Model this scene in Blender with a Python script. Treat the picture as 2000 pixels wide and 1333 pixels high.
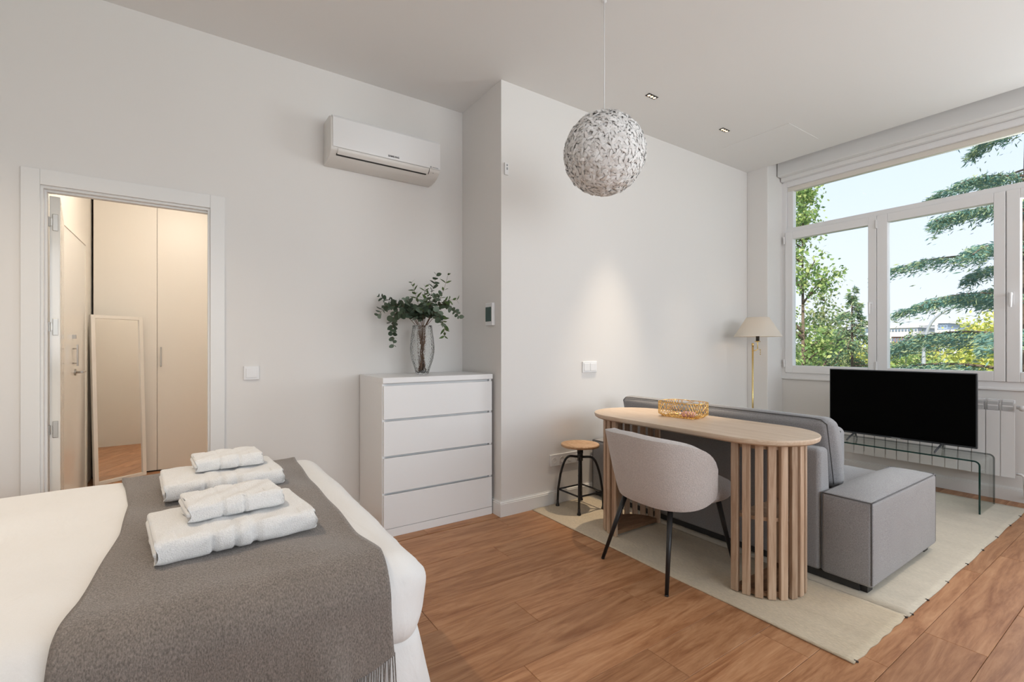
import bpy, bmesh, math, random
import numpy as np
from mathutils import Vector, Matrix
random.seed(7); rng = np.random.default_rng(7)
for o in list(bpy.data.objects): bpy.data.objects.remove(o)
scene = bpy.context.scene
COL = scene.collection
PI = math.pi
# ------------------------------------------------------------------ camera, sky, sun, exposure
YAW = math.atan(624 / 920.2)
cam_data = bpy.data.cameras.new('camera'); cam_data.sensor_width = 36.0
cam_data.lens = 36.0 * 920.2 / 2000.0; cam_data.shift_y = 12.5 / 2000.0
cam_data.clip_start = 0.05; cam_data.clip_end = 600
cam = bpy.data.objects.new('camera', cam_data); COL.objects.link(cam)
cam.location = (0, 0, 1.19); cam.rotation_euler = (PI / 2, 0, -YAW)
scene.camera = cam
vs = scene.view_settings
vs.view_transform = 'Standard'; vs.look = 'None'; vs.gamma = 1.0; vs.use_curve_mapping = False
vs.exposure = -0.12
WORLD_STRENGTH = 1.3
world = bpy.data.worlds.new('sky'); scene.world = world; world.use_nodes = True
wn = world.node_tree.nodes; wl = world.node_tree.links; wn.clear()
tc = wn.new('ShaderNodeTexCoord'); sep = wn.new('ShaderNodeSeparateXYZ'); ramp = wn.new('ShaderNodeValToRGB')
bgn = wn.new('ShaderNodeBackground'); wo = wn.new('ShaderNodeOutputWorld')
wl.new(tc.outputs['Generated'], sep.inputs[0]); wl.new(sep.outputs['Z'], ramp.inputs[0])
wl.new(ramp.outputs[0], bgn.inputs[0]); wl.new(bgn.outputs[0], wo.inputs[0])
r = ramp.color_ramp
r.elements[0].position = 0.0; r.elements[0].color = (0.86, 0.90, 0.95, 1)
r.elements[1].position = 1.0; r.elements[1].color = (0.42, 0.62, 0.95, 1)
e = r.elements.new(0.25); e.color = (0.74, 0.85, 0.98, 1)
bgn.inputs[1].default_value = WORLD_STRENGTH
sun = bpy.data.lights.new('sun', 'SUN'); sun.energy = 8.0; sun.angle = 0.01; sun.color = (1.0, 0.93, 0.80)
so = bpy.data.objects.new('sun', sun); COL.objects.link(so)
so.rotation_euler = Vector((0.62, 0.25, -0.62)).to_track_quat('-Z', 'Y').to_euler()
DOWNLIGHT_W = 62.0      # base power of the added, unseen ceiling lights
HALL_W = 27.0
def fill_light(name, loc, direction, sx, sy, watts, col):      # added area lamp outside a window, brightening the room like daylight
    l = bpy.data.lights.new(name, 'AREA'); l.shape = 'RECTANGLE'; l.size = sx; l.size_y = sy; l.energy = watts; l.color = col
    o = bpy.data.objects.new(name, l); COL.objects.link(o); o.location = loc
    o.rotation_euler = Vector(direction).to_track_quat('-Z', 'Y').to_euler(); return o
fill_light('fill_light_front', (1.9, -2.95, 1.9), (0, 1, .45), 4.4, 1.9, 130, (.93, .965, 1.0))  # extra lamp behind the added window, lifts the walls facing it
fill_light('fill_light_side', (5.62, -.12, 1.9), (-1, 0, .35), 1.35, 1.8, 75, (.93, .965, 1.0))  # extra lamp outside the out-of-frame part of the side window

# ------------------------------------------------------------------ materials
def nmat(name):
    m = bpy.data.materials.new(name); m.use_nodes = True
    nt = m.node_tree; b = nt.nodes['Principled BSDF']
    return m, nt, b
def setp(b, **k):
    for n, v in k.items():
        n = n.replace('_', ' ')
        if n in b.inputs: b.inputs[n].default_value = v
def texco(nt, scale=(1, 1, 1), kind='Object', rand=False):
    t = nt.nodes.new('ShaderNodeTexCoord'); mp = nt.nodes.new('ShaderNodeMapping')
    mp.inputs['Scale'].default_value = scale
    nt.links.new(t.outputs[kind], mp.inputs[0])
    if rand:
        oi = nt.nodes.new('ShaderNodeObjectInfo'); mu = nt.nodes.new('ShaderNodeMath'); mu.operation = 'MULTIPLY'
        mu.inputs[1].default_value = 37.0
        nt.links.new(oi.outputs['Random'], mu.inputs[0])
        cx = nt.nodes.new('ShaderNodeCombineXYZ')
        for i in range(3): nt.links.new(mu.outputs[0], cx.inputs[i])
        nt.links.new(cx.outputs[0], mp.inputs['Location'])
    return mp.outputs[0]
def noise(nt, vec, scale, detail=3, rough=0.5, dist=0.0):
    n = nt.nodes.new('ShaderNodeTexNoise'); n.inputs['Scale'].default_value = scale
    n.inputs['Detail'].default_value = detail; n.inputs['Roughness'].default_value = rough
    n.inputs['Distortion'].default_value = dist
    nt.links.new(vec, n.inputs['Vector']); return n.outputs['Fac']
def cramp(nt, fac, stops):
    c = nt.nodes.new('ShaderNodeValToRGB'); els = c.color_ramp.elements
    for i, (p, col) in enumerate(stops):
        el = els[i] if i < 2 else els.new(p)
        el.position = p; el.color = tuple(col) + (1,)
    nt.links.new(fac, c.inputs[0]); return c.outputs[0]
def bump(nt, b, h, strength=0.2, dist=0.01):
    n = nt.nodes.new('ShaderNodeBump'); n.inputs['Strength'].default_value = strength
    n.inputs['Distance'].default_value = dist
    nt.links.new(h, n.inputs['Height']); nt.links.new(n.outputs[0], b.inputs['Normal'])
def plain(name, col, rough=0.5, metal=0.0, spec=0.5, bumpscale=None, bstr=0.1, var=0.0, **k):
    m, nt, b = nmat(name)
    setp(b, Base_Color=tuple(col) + (1,), Roughness=rough, Metallic=metal)
    b.inputs['Specular IOR Level'].default_value = spec
    setp(b, **k)
    if bumpscale or var:
        v = texco(nt)
        n = noise(nt, v, bumpscale or 4.0, 4)
        if var:
            c = cramp(nt, n, [(0.3, [x * (1 - var) for x in col]), (0.7, [min(1, x * (1 + var)) for x in col])])
            nt.links.new(c, b.inputs['Base Color'])
        if bumpscale: bump(nt, b, n, bstr, 0.004)
    return m
def fabric(name, col, scale=350.0, var=0.18, bstr=0.35, sheen=0.2, coarse=0.06, aniso=(1, 1, 1)):
    m, nt, b = nmat(name)
    v = texco(nt, aniso)
    n = noise(nt, v, scale, 2, 0.6); n2 = noise(nt, v, 6.0, 3)
    c1 = cramp(nt, n, [(0.3, [x * (1 - var) for x in col]), (0.7, [min(1, x * (1 + var)) for x in col])])
    c2 = cramp(nt, n2, [(0.3, [1 - coarse] * 3), (0.7, [1.0] * 3)])
    mx = nt.nodes.new('ShaderNodeMixRGB'); mx.blend_type = 'MULTIPLY'; mx.inputs[0].default_value = 1
    nt.links.new(c1, mx.inputs[1]); nt.links.new(c2, mx.inputs[2]); nt.links.new(mx.outputs[0], b.inputs['Base Color'])
    setp(b, Roughness=0.95, Sheen_Weight=sheen); b.inputs['Specular IOR Level'].default_value = 0.15
    bump(nt, b, n, bstr, 0.003)
    return m
def wood(name, cols, grain=(1.2, 14, 14), rough=0.45, scale=2.2, tone=0.25, axis_rand=True, spec=0.4):
    m, nt, b = nmat(name)
    v = texco(nt, grain, 'Object', axis_rand)
    n = noise(nt, v, scale, 6, 0.62, 2.2)
    n2 = noise(nt, v, scale * 9, 3, 0.6)
    mixn = nt.nodes.new('ShaderNodeMath'); mixn.operation = 'MULTIPLY_ADD'
    nt.links.new(n2, mixn.inputs[0]); mixn.inputs[1].default_value = 0.3
    sub = nt.nodes.new('ShaderNodeMath'); sub.operation = 'SUBTRACT'; nt.links.new(n, sub.inputs[0]); sub.inputs[1].default_value = 0.15
    nt.links.new(sub.outputs[0], mixn.inputs[2])
    c = cramp(nt, mixn.outputs[0], [(0.3, cols[0]), (0.52, cols[1]), (0.72, cols[2])])
    oi = nt.nodes.new('ShaderNodeObjectInfo')
    t = cramp(nt, oi.outputs['Random'], [(0.0, [1 - tone] * 3), (1.0, [1.0] * 3)])
    mx = nt.nodes.new('ShaderNodeMixRGB'); mx.blend_type = 'MULTIPLY'; mx.inputs[0].default_value = 1
    nt.links.new(c, mx.inputs[1]); nt.links.new(t, mx.inputs[2]); nt.links.new(mx.outputs[0], b.inputs['Base Color'])
    setp(b, Roughness=rough); b.inputs['Specular IOR Level'].default_value = spec
    bump(nt, b, mixn.outputs[0], 0.08, 0.002)
    return m
def leafmat(name, cols, trans=0.35, rough=0.5):
    m, nt, b = nmat(name)
    g = nt.nodes.new('ShaderNodeNewGeometry')
    c = cramp(nt, g.outputs['Random Per Island'], [(0.0, cols[0]), (0.5, cols[1]), (1.0, cols[2])])
    nt.links.new(c, b.inputs['Base Color']); setp(b, Roughness=rough)
    b.inputs['Specular IOR Level'].default_value = 0.3
    tr = nt.nodes.new('ShaderNodeBsdfTranslucent'); nt.links.new(c, tr.inputs[0])
    mix = nt.nodes.new('ShaderNodeMixShader'); mix.inputs[0].default_value = trans
    out = nt.nodes['Material Output']
    nt.links.new(b.outputs[0], mix.inputs[1]); nt.links.new(tr.outputs[0], mix.inputs[2]); nt.links.new(mix.outputs[0], out.inputs[0])
    return m
def paneglass(name, tint=(1, 1, 1), refl=1.0):
    m = bpy.data.materials.new(name); m.use_nodes = True; nt = m.node_tree; nt.nodes.clear()
    out = nt.nodes.new('ShaderNodeOutputMaterial'); tr = nt.nodes.new('ShaderNodeBsdfTransparent'); gl = nt.nodes.new('ShaderNodeBsdfGlossy')
    tr.inputs[0].default_value = tuple(tint) + (1,); gl.inputs['Roughness'].default_value = 0.0
    fr = nt.nodes.new('ShaderNodeFresnel'); fr.inputs[0].default_value = 1.35
    ml = nt.nodes.new('ShaderNodeMath'); ml.operation = 'MULTIPLY'; ml.inputs[1].default_value = refl
    mix = nt.nodes.new('ShaderNodeMixShader')
    nt.links.new(fr.outputs[0], ml.inputs[0]); nt.links.new(ml.outputs[0], mix.inputs[0])
    nt.links.new(tr.outputs[0], mix.inputs[1]); nt.links.new(gl.outputs[0], mix.inputs[2]); nt.links.new(mix.outputs[0], out.inputs[0])
    return m
def emitm(name, col, s):
    m, nt, b = nmat(name); setp(b, Base_Color=tuple(col) + (1,), Emission_Color=tuple(col) + (1,), Emission_Strength=s); return m

M = {}
M['wall'] = plain('wall_paint', (0.80, 0.785, 0.765), 0.85, spec=0.2, bumpscale=60, bstr=0.03)
M['ceil'] = plain('ceiling_paint', (0.84, 0.835, 0.825), 0.9, spec=0.1)
M['trimw'] = plain('white_lacquer', (0.82, 0.82, 0.81), 0.35)
M['pvc'] = plain('white_pvc', (0.84, 0.84, 0.845), 0.3)
M['cream'] = plain('cream_lacquer', (0.78, 0.74, 0.67), 0.4)
M['gloss'] = plain('glossy_lacquer', (0.80, 0.78, 0.73), 0.12)
M['white'] = plain('white_melamine', (0.85, 0.855, 0.86), 0.35)
M['plastic'] = plain('white_plastic', (0.83, 0.835, 0.84), 0.28)
M['plastic2'] = plain('ivory_plastic', (0.76, 0.74, 0.71), 0.35)
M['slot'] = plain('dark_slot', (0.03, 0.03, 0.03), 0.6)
M['grey'] = plain('grey_plastic', (0.30, 0.32, 0.33), 0.4)
M['steel'] = plain('brushed_steel', (0.45, 0.43, 0.40), 0.35, 1.0)
M['black'] = plain('black_metal', (0.010, 0.010, 0.011), 0.4)
M['screen'] = plain('tv_screen', (0.002, 0.002, 0.002), 0.55, spec=0.02)
M['tvedge'] = plain('tv_bezel', (0.025, 0.03, 0.035), 0.45)
M['tvleg'] = plain('tv_leg', (0.10, 0.11, 0.12), 0.35, 0.5)
M['brass'] = plain('brass', (0.72, 0.56, 0.26), 0.25, 1.0)
M['gold'] = plain('gold_wire', (0.86, 0.56, 0.20), 0.22, 1.0)
M['shade'] = plain('lamp_shade_cloth', (0.86, 0.83, 0.77), 0.9, bumpscale=200, bstr=0.1)
M['floor'] = wood('oak_laminate', [(0.30, 0.125, 0.052), (0.47, 0.232, 0.112), (0.59, 0.325, 0.172)], (0.8, 7, 7), 0.42, 1.7, 0.22, True, 0.28)
M['joint'] = plain('floor_underlay', (0.10, 0.05, 0.028), 0.8)
M['oak'] = wood('table_oak', [(0.58, 0.43, 0.30), (0.67, 0.52, 0.385), (0.74, 0.60, 0.47)], (14, 1.2, 14), 0.45, 1.6, 0.05)
M['slat'] = wood('slat_oak', [(0.42, 0.27, 0.175), (0.58, 0.41, 0.285), (0.70, 0.54, 0.40)], (14, 14, 1.0), 0.5, 1.4, 0.28)
M['darkoak'] = wood('dark_oak', [(0.14, 0.075, 0.04), (0.24, 0.13, 0.07), (0.34, 0.20, 0.11)], (2, 14, 14), 0.5, 1.4, 0.0)
M['stoolw'] = wood('stool_wood', [(0.36, 0.20, 0.10), (0.52, 0.33, 0.19), (0.66, 0.47, 0.30)], (16, 2, 16), 0.45, 2.2, 0.0)
M['sheet'] = fabric('white_sheet', (0.83, 0.83, 0.825), 500, 0.02, 0.05, 0.1, 0.02)
M['towel'] = fabric('white_terry', (0.84, 0.84, 0.835), 300, 0.07, 1.0, 0.3, 0.02)
M['throw'] = fabric('grey_wool_throw', (0.225, 0.195, 0.173), 330, 0.36, 0.8, 0.3, 0.10, (1, 0.5, 0.5))
M['sofa'] = fabric('grey_linen', (0.315, 0.315, 0.325), 260, 0.22, 0.4, 0.2, 0.06)
M['pipe'] = fabric('dark_piping', (0.12, 0.12, 0.125), 300, 0.1, 0.2)
M['boucle'] = fabric('beige_boucle', (0.60, 0.555, 0.535), 190, 0.12, 0.9, 0.3, 0.05)
M['rug'] = fabric('beige_flatweave', (0.60, 0.51, 0.375), 210, 0.12, 0.7, 0.2, 0.12, (1, 0.25, 1))
M['rug2'] = fabric('pale_flatweave', (0.62, 0.565, 0.465), 210, 0.10, 0.7, 0.2, 0.12, (1, 0.25, 1))
M['knot'] = plain('dark_tassel', (0.05, 0.04, 0.035), 0.9)
M['mirror'] = plain('mirror_silver', (0.93, 0.93, 0.92), 0.01, 1.0)
M['glass'] = paneglass('window_glass', (0.985, 0.99, 0.99), 0.6)
M['tglass'] = paneglass('table_glass', (0.955, 0.985, 0.972), 1.0)
M['tedge'] = plain('glass_edge', (0.012, 0.045, 0.038), 0.1)
M['alu'] = plain('radiator_enamel', (0.82, 0.82, 0.825), 0.3)
M['feather'] = leafmat('white_feather', [(0.90, 0.895, 0.885), (0.925, 0.92, 0.91), (0.94, 0.94, 0.935)], 0.12, 0.95)
M['led'] = emitm('warm_led', (1.0, 0.66, 0.36), 5)
M['bulb'] = emitm('warm_bulb', (1.0, 0.62, 0.30), 2)
M['hled'] = emitm('hall_led', (1.0, 0.80, 0.58), 8)
M['stem'] = plain('stem', (0.16, 0.09, 0.055), 0.7)
M['euc'] = leafmat('eucalyptus_leaf', [(0.05, 0.08, 0.05), (0.095, 0.135, 0.085), (0.19, 0.25, 0.19)], 0.12)
M['fern'] = leafmat('ruscus_leaf', [(0.05, 0.09, 0.03), (0.09, 0.15, 0.05), (0.15, 0.21, 0.09)], 0.12)
# oi random for single leaves
for k in ('euc', 'fern'):
    nt = M[k].node_tree
    oi = nt.nodes.new('ShaderNodeObjectInfo')
    for n in list(nt.nodes):
        if n.type == 'VALTORGB':
            for l in list(n.inputs[0].links): nt.links.remove(l)
            nt.links.new(oi.outputs['Random'], n.inputs[0])
def vaseglass():
    m, nt, b = nmat('vase_glass')
    setp(b, Base_Color=(0.95, 0.955, 0.95, 1), Roughness=0.03, Transmission_Weight=1.0, IOR=1.22)
    v = texco(nt); vo = nt.nodes.new('ShaderNodeTexVoronoi'); vo.inputs['Scale'].default_value = 85
    nt.links.new(v, vo.inputs['Vector']); bump(nt, b, vo.outputs['Distance'], 0.7, 0.006)
    return m
M['vase'] = vaseglass()

# ------------------------------------------------------------------ mesh helpers
def link(name, me, mat=None, parent=None, smooth=False, loc=None):
    o = bpy.data.objects.new(name, me); COL.objects.link(o)
    if mat is not None and not me.materials: me.materials.append(M[mat] if isinstance(mat, str) else mat)
    if parent is not None: o.parent = parent
    if loc is not None: o.location = loc
    if smooth:
        for p in me.polygons: p.use_smooth = True
    return o
def tag(o, label=None, cat=None, group=None, kind=None):
    if label: o['label'] = label
    if cat: o['category'] = cat
    if group: o['group'] = group
    if kind: o['kind'] = kind
    return o
def thing(name, loc, rz=0.0, label=None, cat=None, group=None, kind=None):
    o = bpy.data.objects.new(name, None); COL.objects.link(o); o.empty_display_size = 0.05
    o.location = loc; o.rotation_euler = (0, 0, rz)
    return tag(o, label, cat, group, kind)
class MB:
    def __init__(s): s.v = []; s.f = []
    def add(s, vs, fs):
        b = len(s.v); s.v.extend([tuple(x) for x in vs]); s.f.extend([tuple(i + b for i in f) for f in fs]); return s
    def box(s, x0, x1, y0, y1, z0, z1):
        v = [(x0, y0, z0), (x1, y0, z0), (x1, y1, z0), (x0, y1, z0), (x0, y0, z1), (x1, y0, z1), (x1, y1, z1), (x0, y1, z1)]
        return s.add(v, [(0, 3, 2, 1), (4, 5, 6, 7), (0, 1, 5, 4), (1, 2, 6, 5), (2, 3, 7, 6), (3, 0, 4, 7)])
    def prism(s, prof, a0, a1, axis='x'):
        n = len(prof); v = []
        for a in (a0, a1):
            for p, q in prof:
                v.append((a, p, q) if axis == 'x' else (p, a, q) if axis == 'y' else (p, q, a))
        f = [tuple(range(n))[::-1], tuple(range(n, 2 * n))] + [(i, (i + 1) % n, n + (i + 1) % n, n + i) for i in range(n)]
        return s.add(v, f)
    def tube(s, pts, rad, n=10, cap=True):
        pts = [Vector(p) for p in pts]; m = len(pts)
        rads = rad if isinstance(rad, (list, tuple)) else [rad] * m
        v = []; ref = None
        for i, p in enumerate(pts):
            t = (pts[min(i + 1, m - 1)] - pts[max(i - 1, 0)]).normalized()
            if ref is None: ref = Vector((0, 0, 1)) if abs(t.z) < 0.9 else Vector((1, 0, 0))
            a = t.cross(ref)
            if a.length < 1e-5: a = t.cross(Vector((0, 1, 0)))
            a.normalize(); b = t.cross(a).normalized(); ref = -b if False else ref
            for k in range(n):
                an = 2 * PI * k / n
                v.append(p + (a * math.cos(an) + b * math.sin(an)) * rads[i])
        f = []
        for i in range(m - 1):
            for k in range(n):
                f.append((i * n + k, i * n + (k + 1) % n, (i + 1) * n + (k + 1) % n, (i + 1) * n + k))
        if cap: f += [tuple(range(n))[::-1], tuple(range((m - 1) * n, m * n))]
        return s.add(v, f)
    def lathe(s, prof, n=32, c=(0, 0), cap=False):
        v = []; m = len(prof)
        for rr, z in prof:
            for k in range(n):
                an = 2 * PI * k / n; v.append((c[0] + rr * math.cos(an), c[1] + rr * math.sin(an), z))
        f = [(i * n + k, i * n + (k + 1) % n, (i + 1) * n + (k + 1) % n, (i + 1) * n + k) for i in range(m - 1) for k in range(n)]
        if cap: f += [tuple(range(n))[::-1], tuple(range((m - 1) * n, m * n))]
        return s.add(v, f)
    def disc(s, c, nrm, rad, n=16):
        c = Vector(c); nrm = Vector(nrm).normalized(); a = nrm.orthogonal().normalized(); b = nrm.cross(a)
        return s.add([c + (a * math.cos(2 * PI * k / n) + b * math.sin(2 * PI * k / n)) * rad for k in range(n)], [tuple(range(n))])
    def mesh(s, name):
        me = bpy.data.meshes.new(name); me.from_pydata(s.v, [], s.f); me.validate(); me.update(); return me
    def build(s, name, mat, parent=None, smooth=False, bev=0.0, seg=2, loc=None):
        me = s.mesh(name)
        if bev > 0:
            bm = bmesh.new(); bm.from_mesh(me); bmesh.ops.recalc_face_normals(bm, faces=bm.faces)
            bmesh.ops.bevel(bm, geom=[ed for ed in bm.edges if ed.calc_face_angle(0) > 0.5], offset=bev, segments=seg, profile=0.5, affect='EDGES')
            bm.to_mesh(me); bm.free()
        return link(name, me, mat, parent, smooth, loc)
def autosmooth(o, ang=0.7):
    me = o.data
    for p in me.polygons: p.use_smooth = True
    bm = bmesh.new(); bm.from_mesh(me)
    for ed in bm.edges:
        if ed.calc_face_angle(0) > ang: ed.smooth = False
    bm.to_mesh(me); bm.free(); return o
def rbox_mesh(name, x0, x1, y0, y1, z0, z1, r=0.03, seg=4, mid=6, bulge=(0, 0, 0), warp=None):
    """rounded (and optionally bulging) box"""
    c = Vector(((x0 + x1) / 2, (y0 + y1) / 2, (z0 + z1) / 2)); h = Vector(((x1 - x0) / 2, (y1 - y0) / 2, (z1 - z0) / 2))
    r = min(r, min(h) * 0.98)
    def samples(hh):
        a = [-(hh - r) - r * math.tan(PI / 4 * (1 - i / seg)) for i in range(seg)]
        mm = [-(hh - r) + 2 * (hh - r) * i / mid for i in range(mid + 1)]
        return a + mm + [-x for x in a[::-1]]
    S = [samples(hh) for hh in h]
    bm = bmesh.new(); vd = {}
    def vert(p):
        k = (round(p[0], 5), round(p[1], 5), round(p[2], 5))
        if k not in vd:
            q = Vector(p); cl = Vector([max(-(h[i] - r), min(h[i] - r, q[i])) for i in range(3)])
            d = q - cl; p2 = cl + d.normalized() * r if d.length > 1e-9 else q
            u = [q[i] / h[i] for i in range(3)]
            for i in range(3):
                if bulge[i] and not (i == 2 and u[2] < 0):
                    j, l = [(1, 2), (0, 2), (0, 1)][i]
                    p2[i] += bulge[i] * u[i] * max(0, 1 - u[j] ** 2) * max(0, 1 - u[l] ** 2)
            p2 = p2 + c
            if warp: p2 = warp(p2)
            vd[k] = bm.verts.new(p2)
        return vd[k]
    for ax in range(3):
        a, b = [(1, 2), (2, 0), (0, 1)][ax]
        for sg in (-1, 1):
            A, B = S[a], S[b]
            for i in range(len(A) - 1):
                for j in range(len(B) - 1):
                    q = []
                    for (aa, bb) in ((A[i], B[j]), (A[i + 1], B[j]), (A[i + 1], B[j + 1]), (A[i], B[j + 1])):
                        p = [0, 0, 0]; p[ax] = sg * h[ax]; p[a] = aa; p[b] = bb; q.append(vert(p))
                    if sg < 0: q = q[::-1]
                    try: bm.faces.new(q)
                    except ValueError: pass
    me = bpy.data.meshes.new(name); bm.to_mesh(me); bm.free()
    return me
def rbox(name, mat, parent, *a, **k):
    return link(name, rbox_mesh(name, *a, **k), mat, parent, True)
def bez(p0, p1, p2, p3, n=12):
    P = [Vector(x) for x in (p0, p1, p2, p3)]
    return [P[0] * (1 - t) ** 3 + P[1] * 3 * t * (1 - t) ** 2 + P[2] * 3 * t * t * (1 - t) + P[3] * t ** 3 for t in [i / n for i in range(n + 1)]]
def big_mesh(name, V, Fq, mat, parent=None, smooth=False):
    V = np.asarray(V, dtype=np.float32); Fq = np.asarray(Fq, dtype=np.int32)
    me = bpy.data.meshes.new(name); n = len(Fq); k = Fq.shape[1]
    me.vertices.add(len(V)); me.vertices.foreach_set('co', V.ravel())
    me.loops.add(n * k); me.loops.foreach_set('vertex_index', Fq.ravel())
    me.polygons.add(n); me.polygons.foreach_set('loop_start', np.arange(0, n * k, k, dtype=np.int32)); me.polygons.foreach_set('loop_total', np.full(n, k, dtype=np.int32))
    me.update(calc_edges=True)
    return link(name, me, mat, parent, smooth)
def text_mesh(name, body, size, mat, parent, loc, rot, depth=0.0006, spacing=1.0, bold=0.0):
    cu = bpy.data.curves.new(name, 'FONT'); cu.body = body; cu.size = size; cu.extrude = depth; cu.align_x = 'CENTER'; cu.align_y = 'CENTER'; cu.space_character = spacing; cu.offset = bold
    to = bpy.data.objects.new(name, cu); COL.objects.link(to)
    dg = bpy.context.evaluated_depsgraph_get(); me = bpy.data.meshes.new_from_object(to.evaluated_get(dg))
    bpy.data.objects.remove(to)
    me.materials.clear()
    o = link(name, me, mat, parent); o.location = loc; o.rotation_euler = rot; return o
def struct(o): o['kind'] = 'structure'; return o

# ------------------------------------------------------------------ room shell
YL = 3.362; YS = 2.785; XR = 1.797; XW = 5.26; XP = 4.953; CZ = 3.075
X0 = -1.9; Y0 = -2.6
WY1, WY0 = 2.577, -0.823            # window opening
struct(MB().box(X0 - .2, -.66, YL, 3.47, 0, 3.35).box(.10, XR, YL, 3.47, 0, 3.35).box(-.66, .10, YL, 3.47, 2.045, 3.35).build('wall_left', 'wall'))
struct(MB().box(XR, XW + .24, YS, 3.47, 0, 3.35).build('wall_back', 'wall'))
struct(MB().box(XP, XW, 2.565, YS, 0, 3.30).build('wall_pillar', 'wall', bev=.006))
struct(MB().box(XW, XW + .24, Y0, YS, 0, .872).box(XW, XW + .24, Y0, YS, 2.955, 3.35).box(XW, XW + .24, WY1, YS, .872, 2.955).box(XW, XW + .24, Y0, WY0, .872, 2.955).build('wall_right', 'wall'))
struct(MB().box(X0 - .2, X0, Y0 - .2, YL, 0, 3.35).build('wall_head', 'wall'))
FX0, FX1, FZ0, FZ1 = -.3, 4.1, .95, 2.85      # made-up window behind the camera, put in for frontal light
struct(MB().box(X0, FX0, Y0 - .2, Y0, 0, 3.35).box(FX1, XW + .24, Y0 - .2, Y0, 0, 3.35).box(FX0, FX1, Y0 - .2, Y0, 0, FZ0).box(FX0, FX1, Y0 - .2, Y0, FZ1, 3.35).build('wall_front', 'wall'))
w2 = struct(thing('added_window', (0, Y0 - .1, 0)))
for a, b, c, d in ((FX0, FX0 + .07, FZ0, FZ1), (FX1 - .07, FX1, FZ0, FZ1), (FX0 + .07, FX1 - .07, FZ0, FZ0 + .07), (FX0 + .07, FX1 - .07, FZ1 - .07, FZ1), (1.86, 1.94, FZ0 + .07, FZ1 - .07)):
    MB().box(a, b, -.04, .04, c, d).build('frame_bar', 'pvc', w2, bev=.003)
for a, b in ((FX0 + .06, 1.87), (1.93, FX1 - .06)): MB().box(a, b, -.004, .004, FZ0 + .06, FZ1 - .06).build('pane', 'glass', w2)
ceil = struct(MB().box(X0 - .2, XP + .012, Y0 - .2, YL, CZ, 3.35).box(XP + .012, XW + .24, Y0 - .2, YS, 3.28, 3.35).build('ceiling', 'ceil'))
MB().box(4.145, 4.675, 1.968, 2.57, CZ - .0025, CZ + .001).build('access_panel', 'ceil', ceil)
# hall behind the doorway
HX0, HX1, HY1, HZ = -.76, 2.6, 5.66, 2.62
struct(MB().box(HX0 - .1, HX0, 3.47, HY1 + .7, 0, HZ).build('wall_hall', 'cream'))
struct(MB().box(HX1, HX1 + .1, 3.47, HY1 + .7, 0, HZ).build('wall_hall_end', 'cream'))
struct(MB().box(HX0 - .1, HX1 + .1, HY1 + .6, HY1 + .7, 0, HZ).build('wall_hall_back', 'cream'))
struct(MB().box(HX0 - .1, HX1 + .1, 3.47, HY1 + .7, HZ, HZ + .1).build('ceiling_hall', 'ceil'))
# floor with planks
fl = struct(MB().box(X0 - .2, XW + .24, Y0 - .2, YL + .12, -.12, -.012).box(HX0 - .1, HX1 + .1, YL + .12, HY1 + .7, -.12, -.012).build('floor', 'joint'))
PW = .192; plank_cache = {}
def plank(x0, x1, y0, y1):
    L = round(x1 - x0, 3); W = round(y1 - y0, 3)
    if (L, W) not in plank_cache:
        g = .0007; b = .0012; a, c = L / 2 - g, W / 2 - g
        m = MB(); m.add([(-a, -c, -.0115), (a, -c, -.0115), (a, c, -.0115), (-a, c, -.0115), (-a, -c, -b), (a, -c, -b), (a, c, -b), (-a, c, -b), (-a + b, -c + b, 0), (a - b, -c + b, 0), (a - b, c - b, 0), (-a + b, c - b, 0)],
                        [(0, 1, 5, 4), (1, 2, 6, 5), (2, 3, 7, 6), (3, 0, 4, 7), (4, 5, 9, 8), (5, 6, 10, 9), (6, 7, 11, 10), (7, 4, 8, 11), (8, 9, 10, 11)])
        me = m.mesh('plank'); me.materials.append(M['floor']); plank_cache[(L, W)] = me
    o = bpy.data.objects.new('plank', plank_cache[(L, W)]); COL.objects.link(o); o.parent = fl; o.location = ((x0 + x1) / 2, (y0 + y1) / 2, 0)
def plank_rows(ya, yb, xa, xb, phase):
    y = ya; k = 0
    while y < yb - .01:
        y2 = min(y + PW, yb); x = xa - [0.0, .47, .93, .21, .71, 1.1][(k + phase) % 6]
        while x < xb:
            xe = x + 1.285
            a, b = max(x, xa), min(xe, xb)
            if b - a > .02: plank(round(a, 3), round(b, 3), y, y2)
            x = xe
        y = y2; k += 1
plank_rows(Y0, YS, X0, XW, 0)
plank_rows(YS, YS + 3 * PW, X0, XR, 4)
plank_rows(YL + .0, HY1 + .0, HX0, HX1, 1)
# baseboards
def baseboard(name, pts):     # pts: polyline on wall, offset side given by normal
    m = MB()
    for (xa, ya, xb, yb, nx, ny) in pts:
        t = .016
        if nx: m.prism([(0, 0), (nx * t, 0), (nx * t, .088), (nx * t * .8, .09), (nx * t * .8, .097), (nx * t * .35, .103), (nx * t * .35, .108), (0, .108)] if nx < 0 else [(0, 0), (0, .108), (t * .35, .108), (t * .35, .103), (t * .8, .097), (t * .8, .09), (t, .088), (t, 0)], min(ya, yb), max(ya, yb), 'y')
        else: m.prism([(0, 0), (ny * t, 0), (ny * t, .088), (ny * t * .8, .09), (ny * t * .8, .097), (ny * t * .35, .103), (ny * t * .35, .108), (0, .108)], min(xa, xb), max(xa, xb), 'x')
        n = 16
        if nx: m.v[-n:] = [(x + xa, y, z) for x, y, z in m.v[-n:]]
        else: m.v[-n:] = [(x, y + ya, z) for x, y, z in m.v[-n:]]
    o = m.build(name, 'trimw'); bm = bmesh.new(); bm.from_mesh(o.data); bmesh.ops.recalc_face_normals(bm, faces=bm.faces); bm.to_mesh(o.data); bm.free()
    return struct(o)
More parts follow.
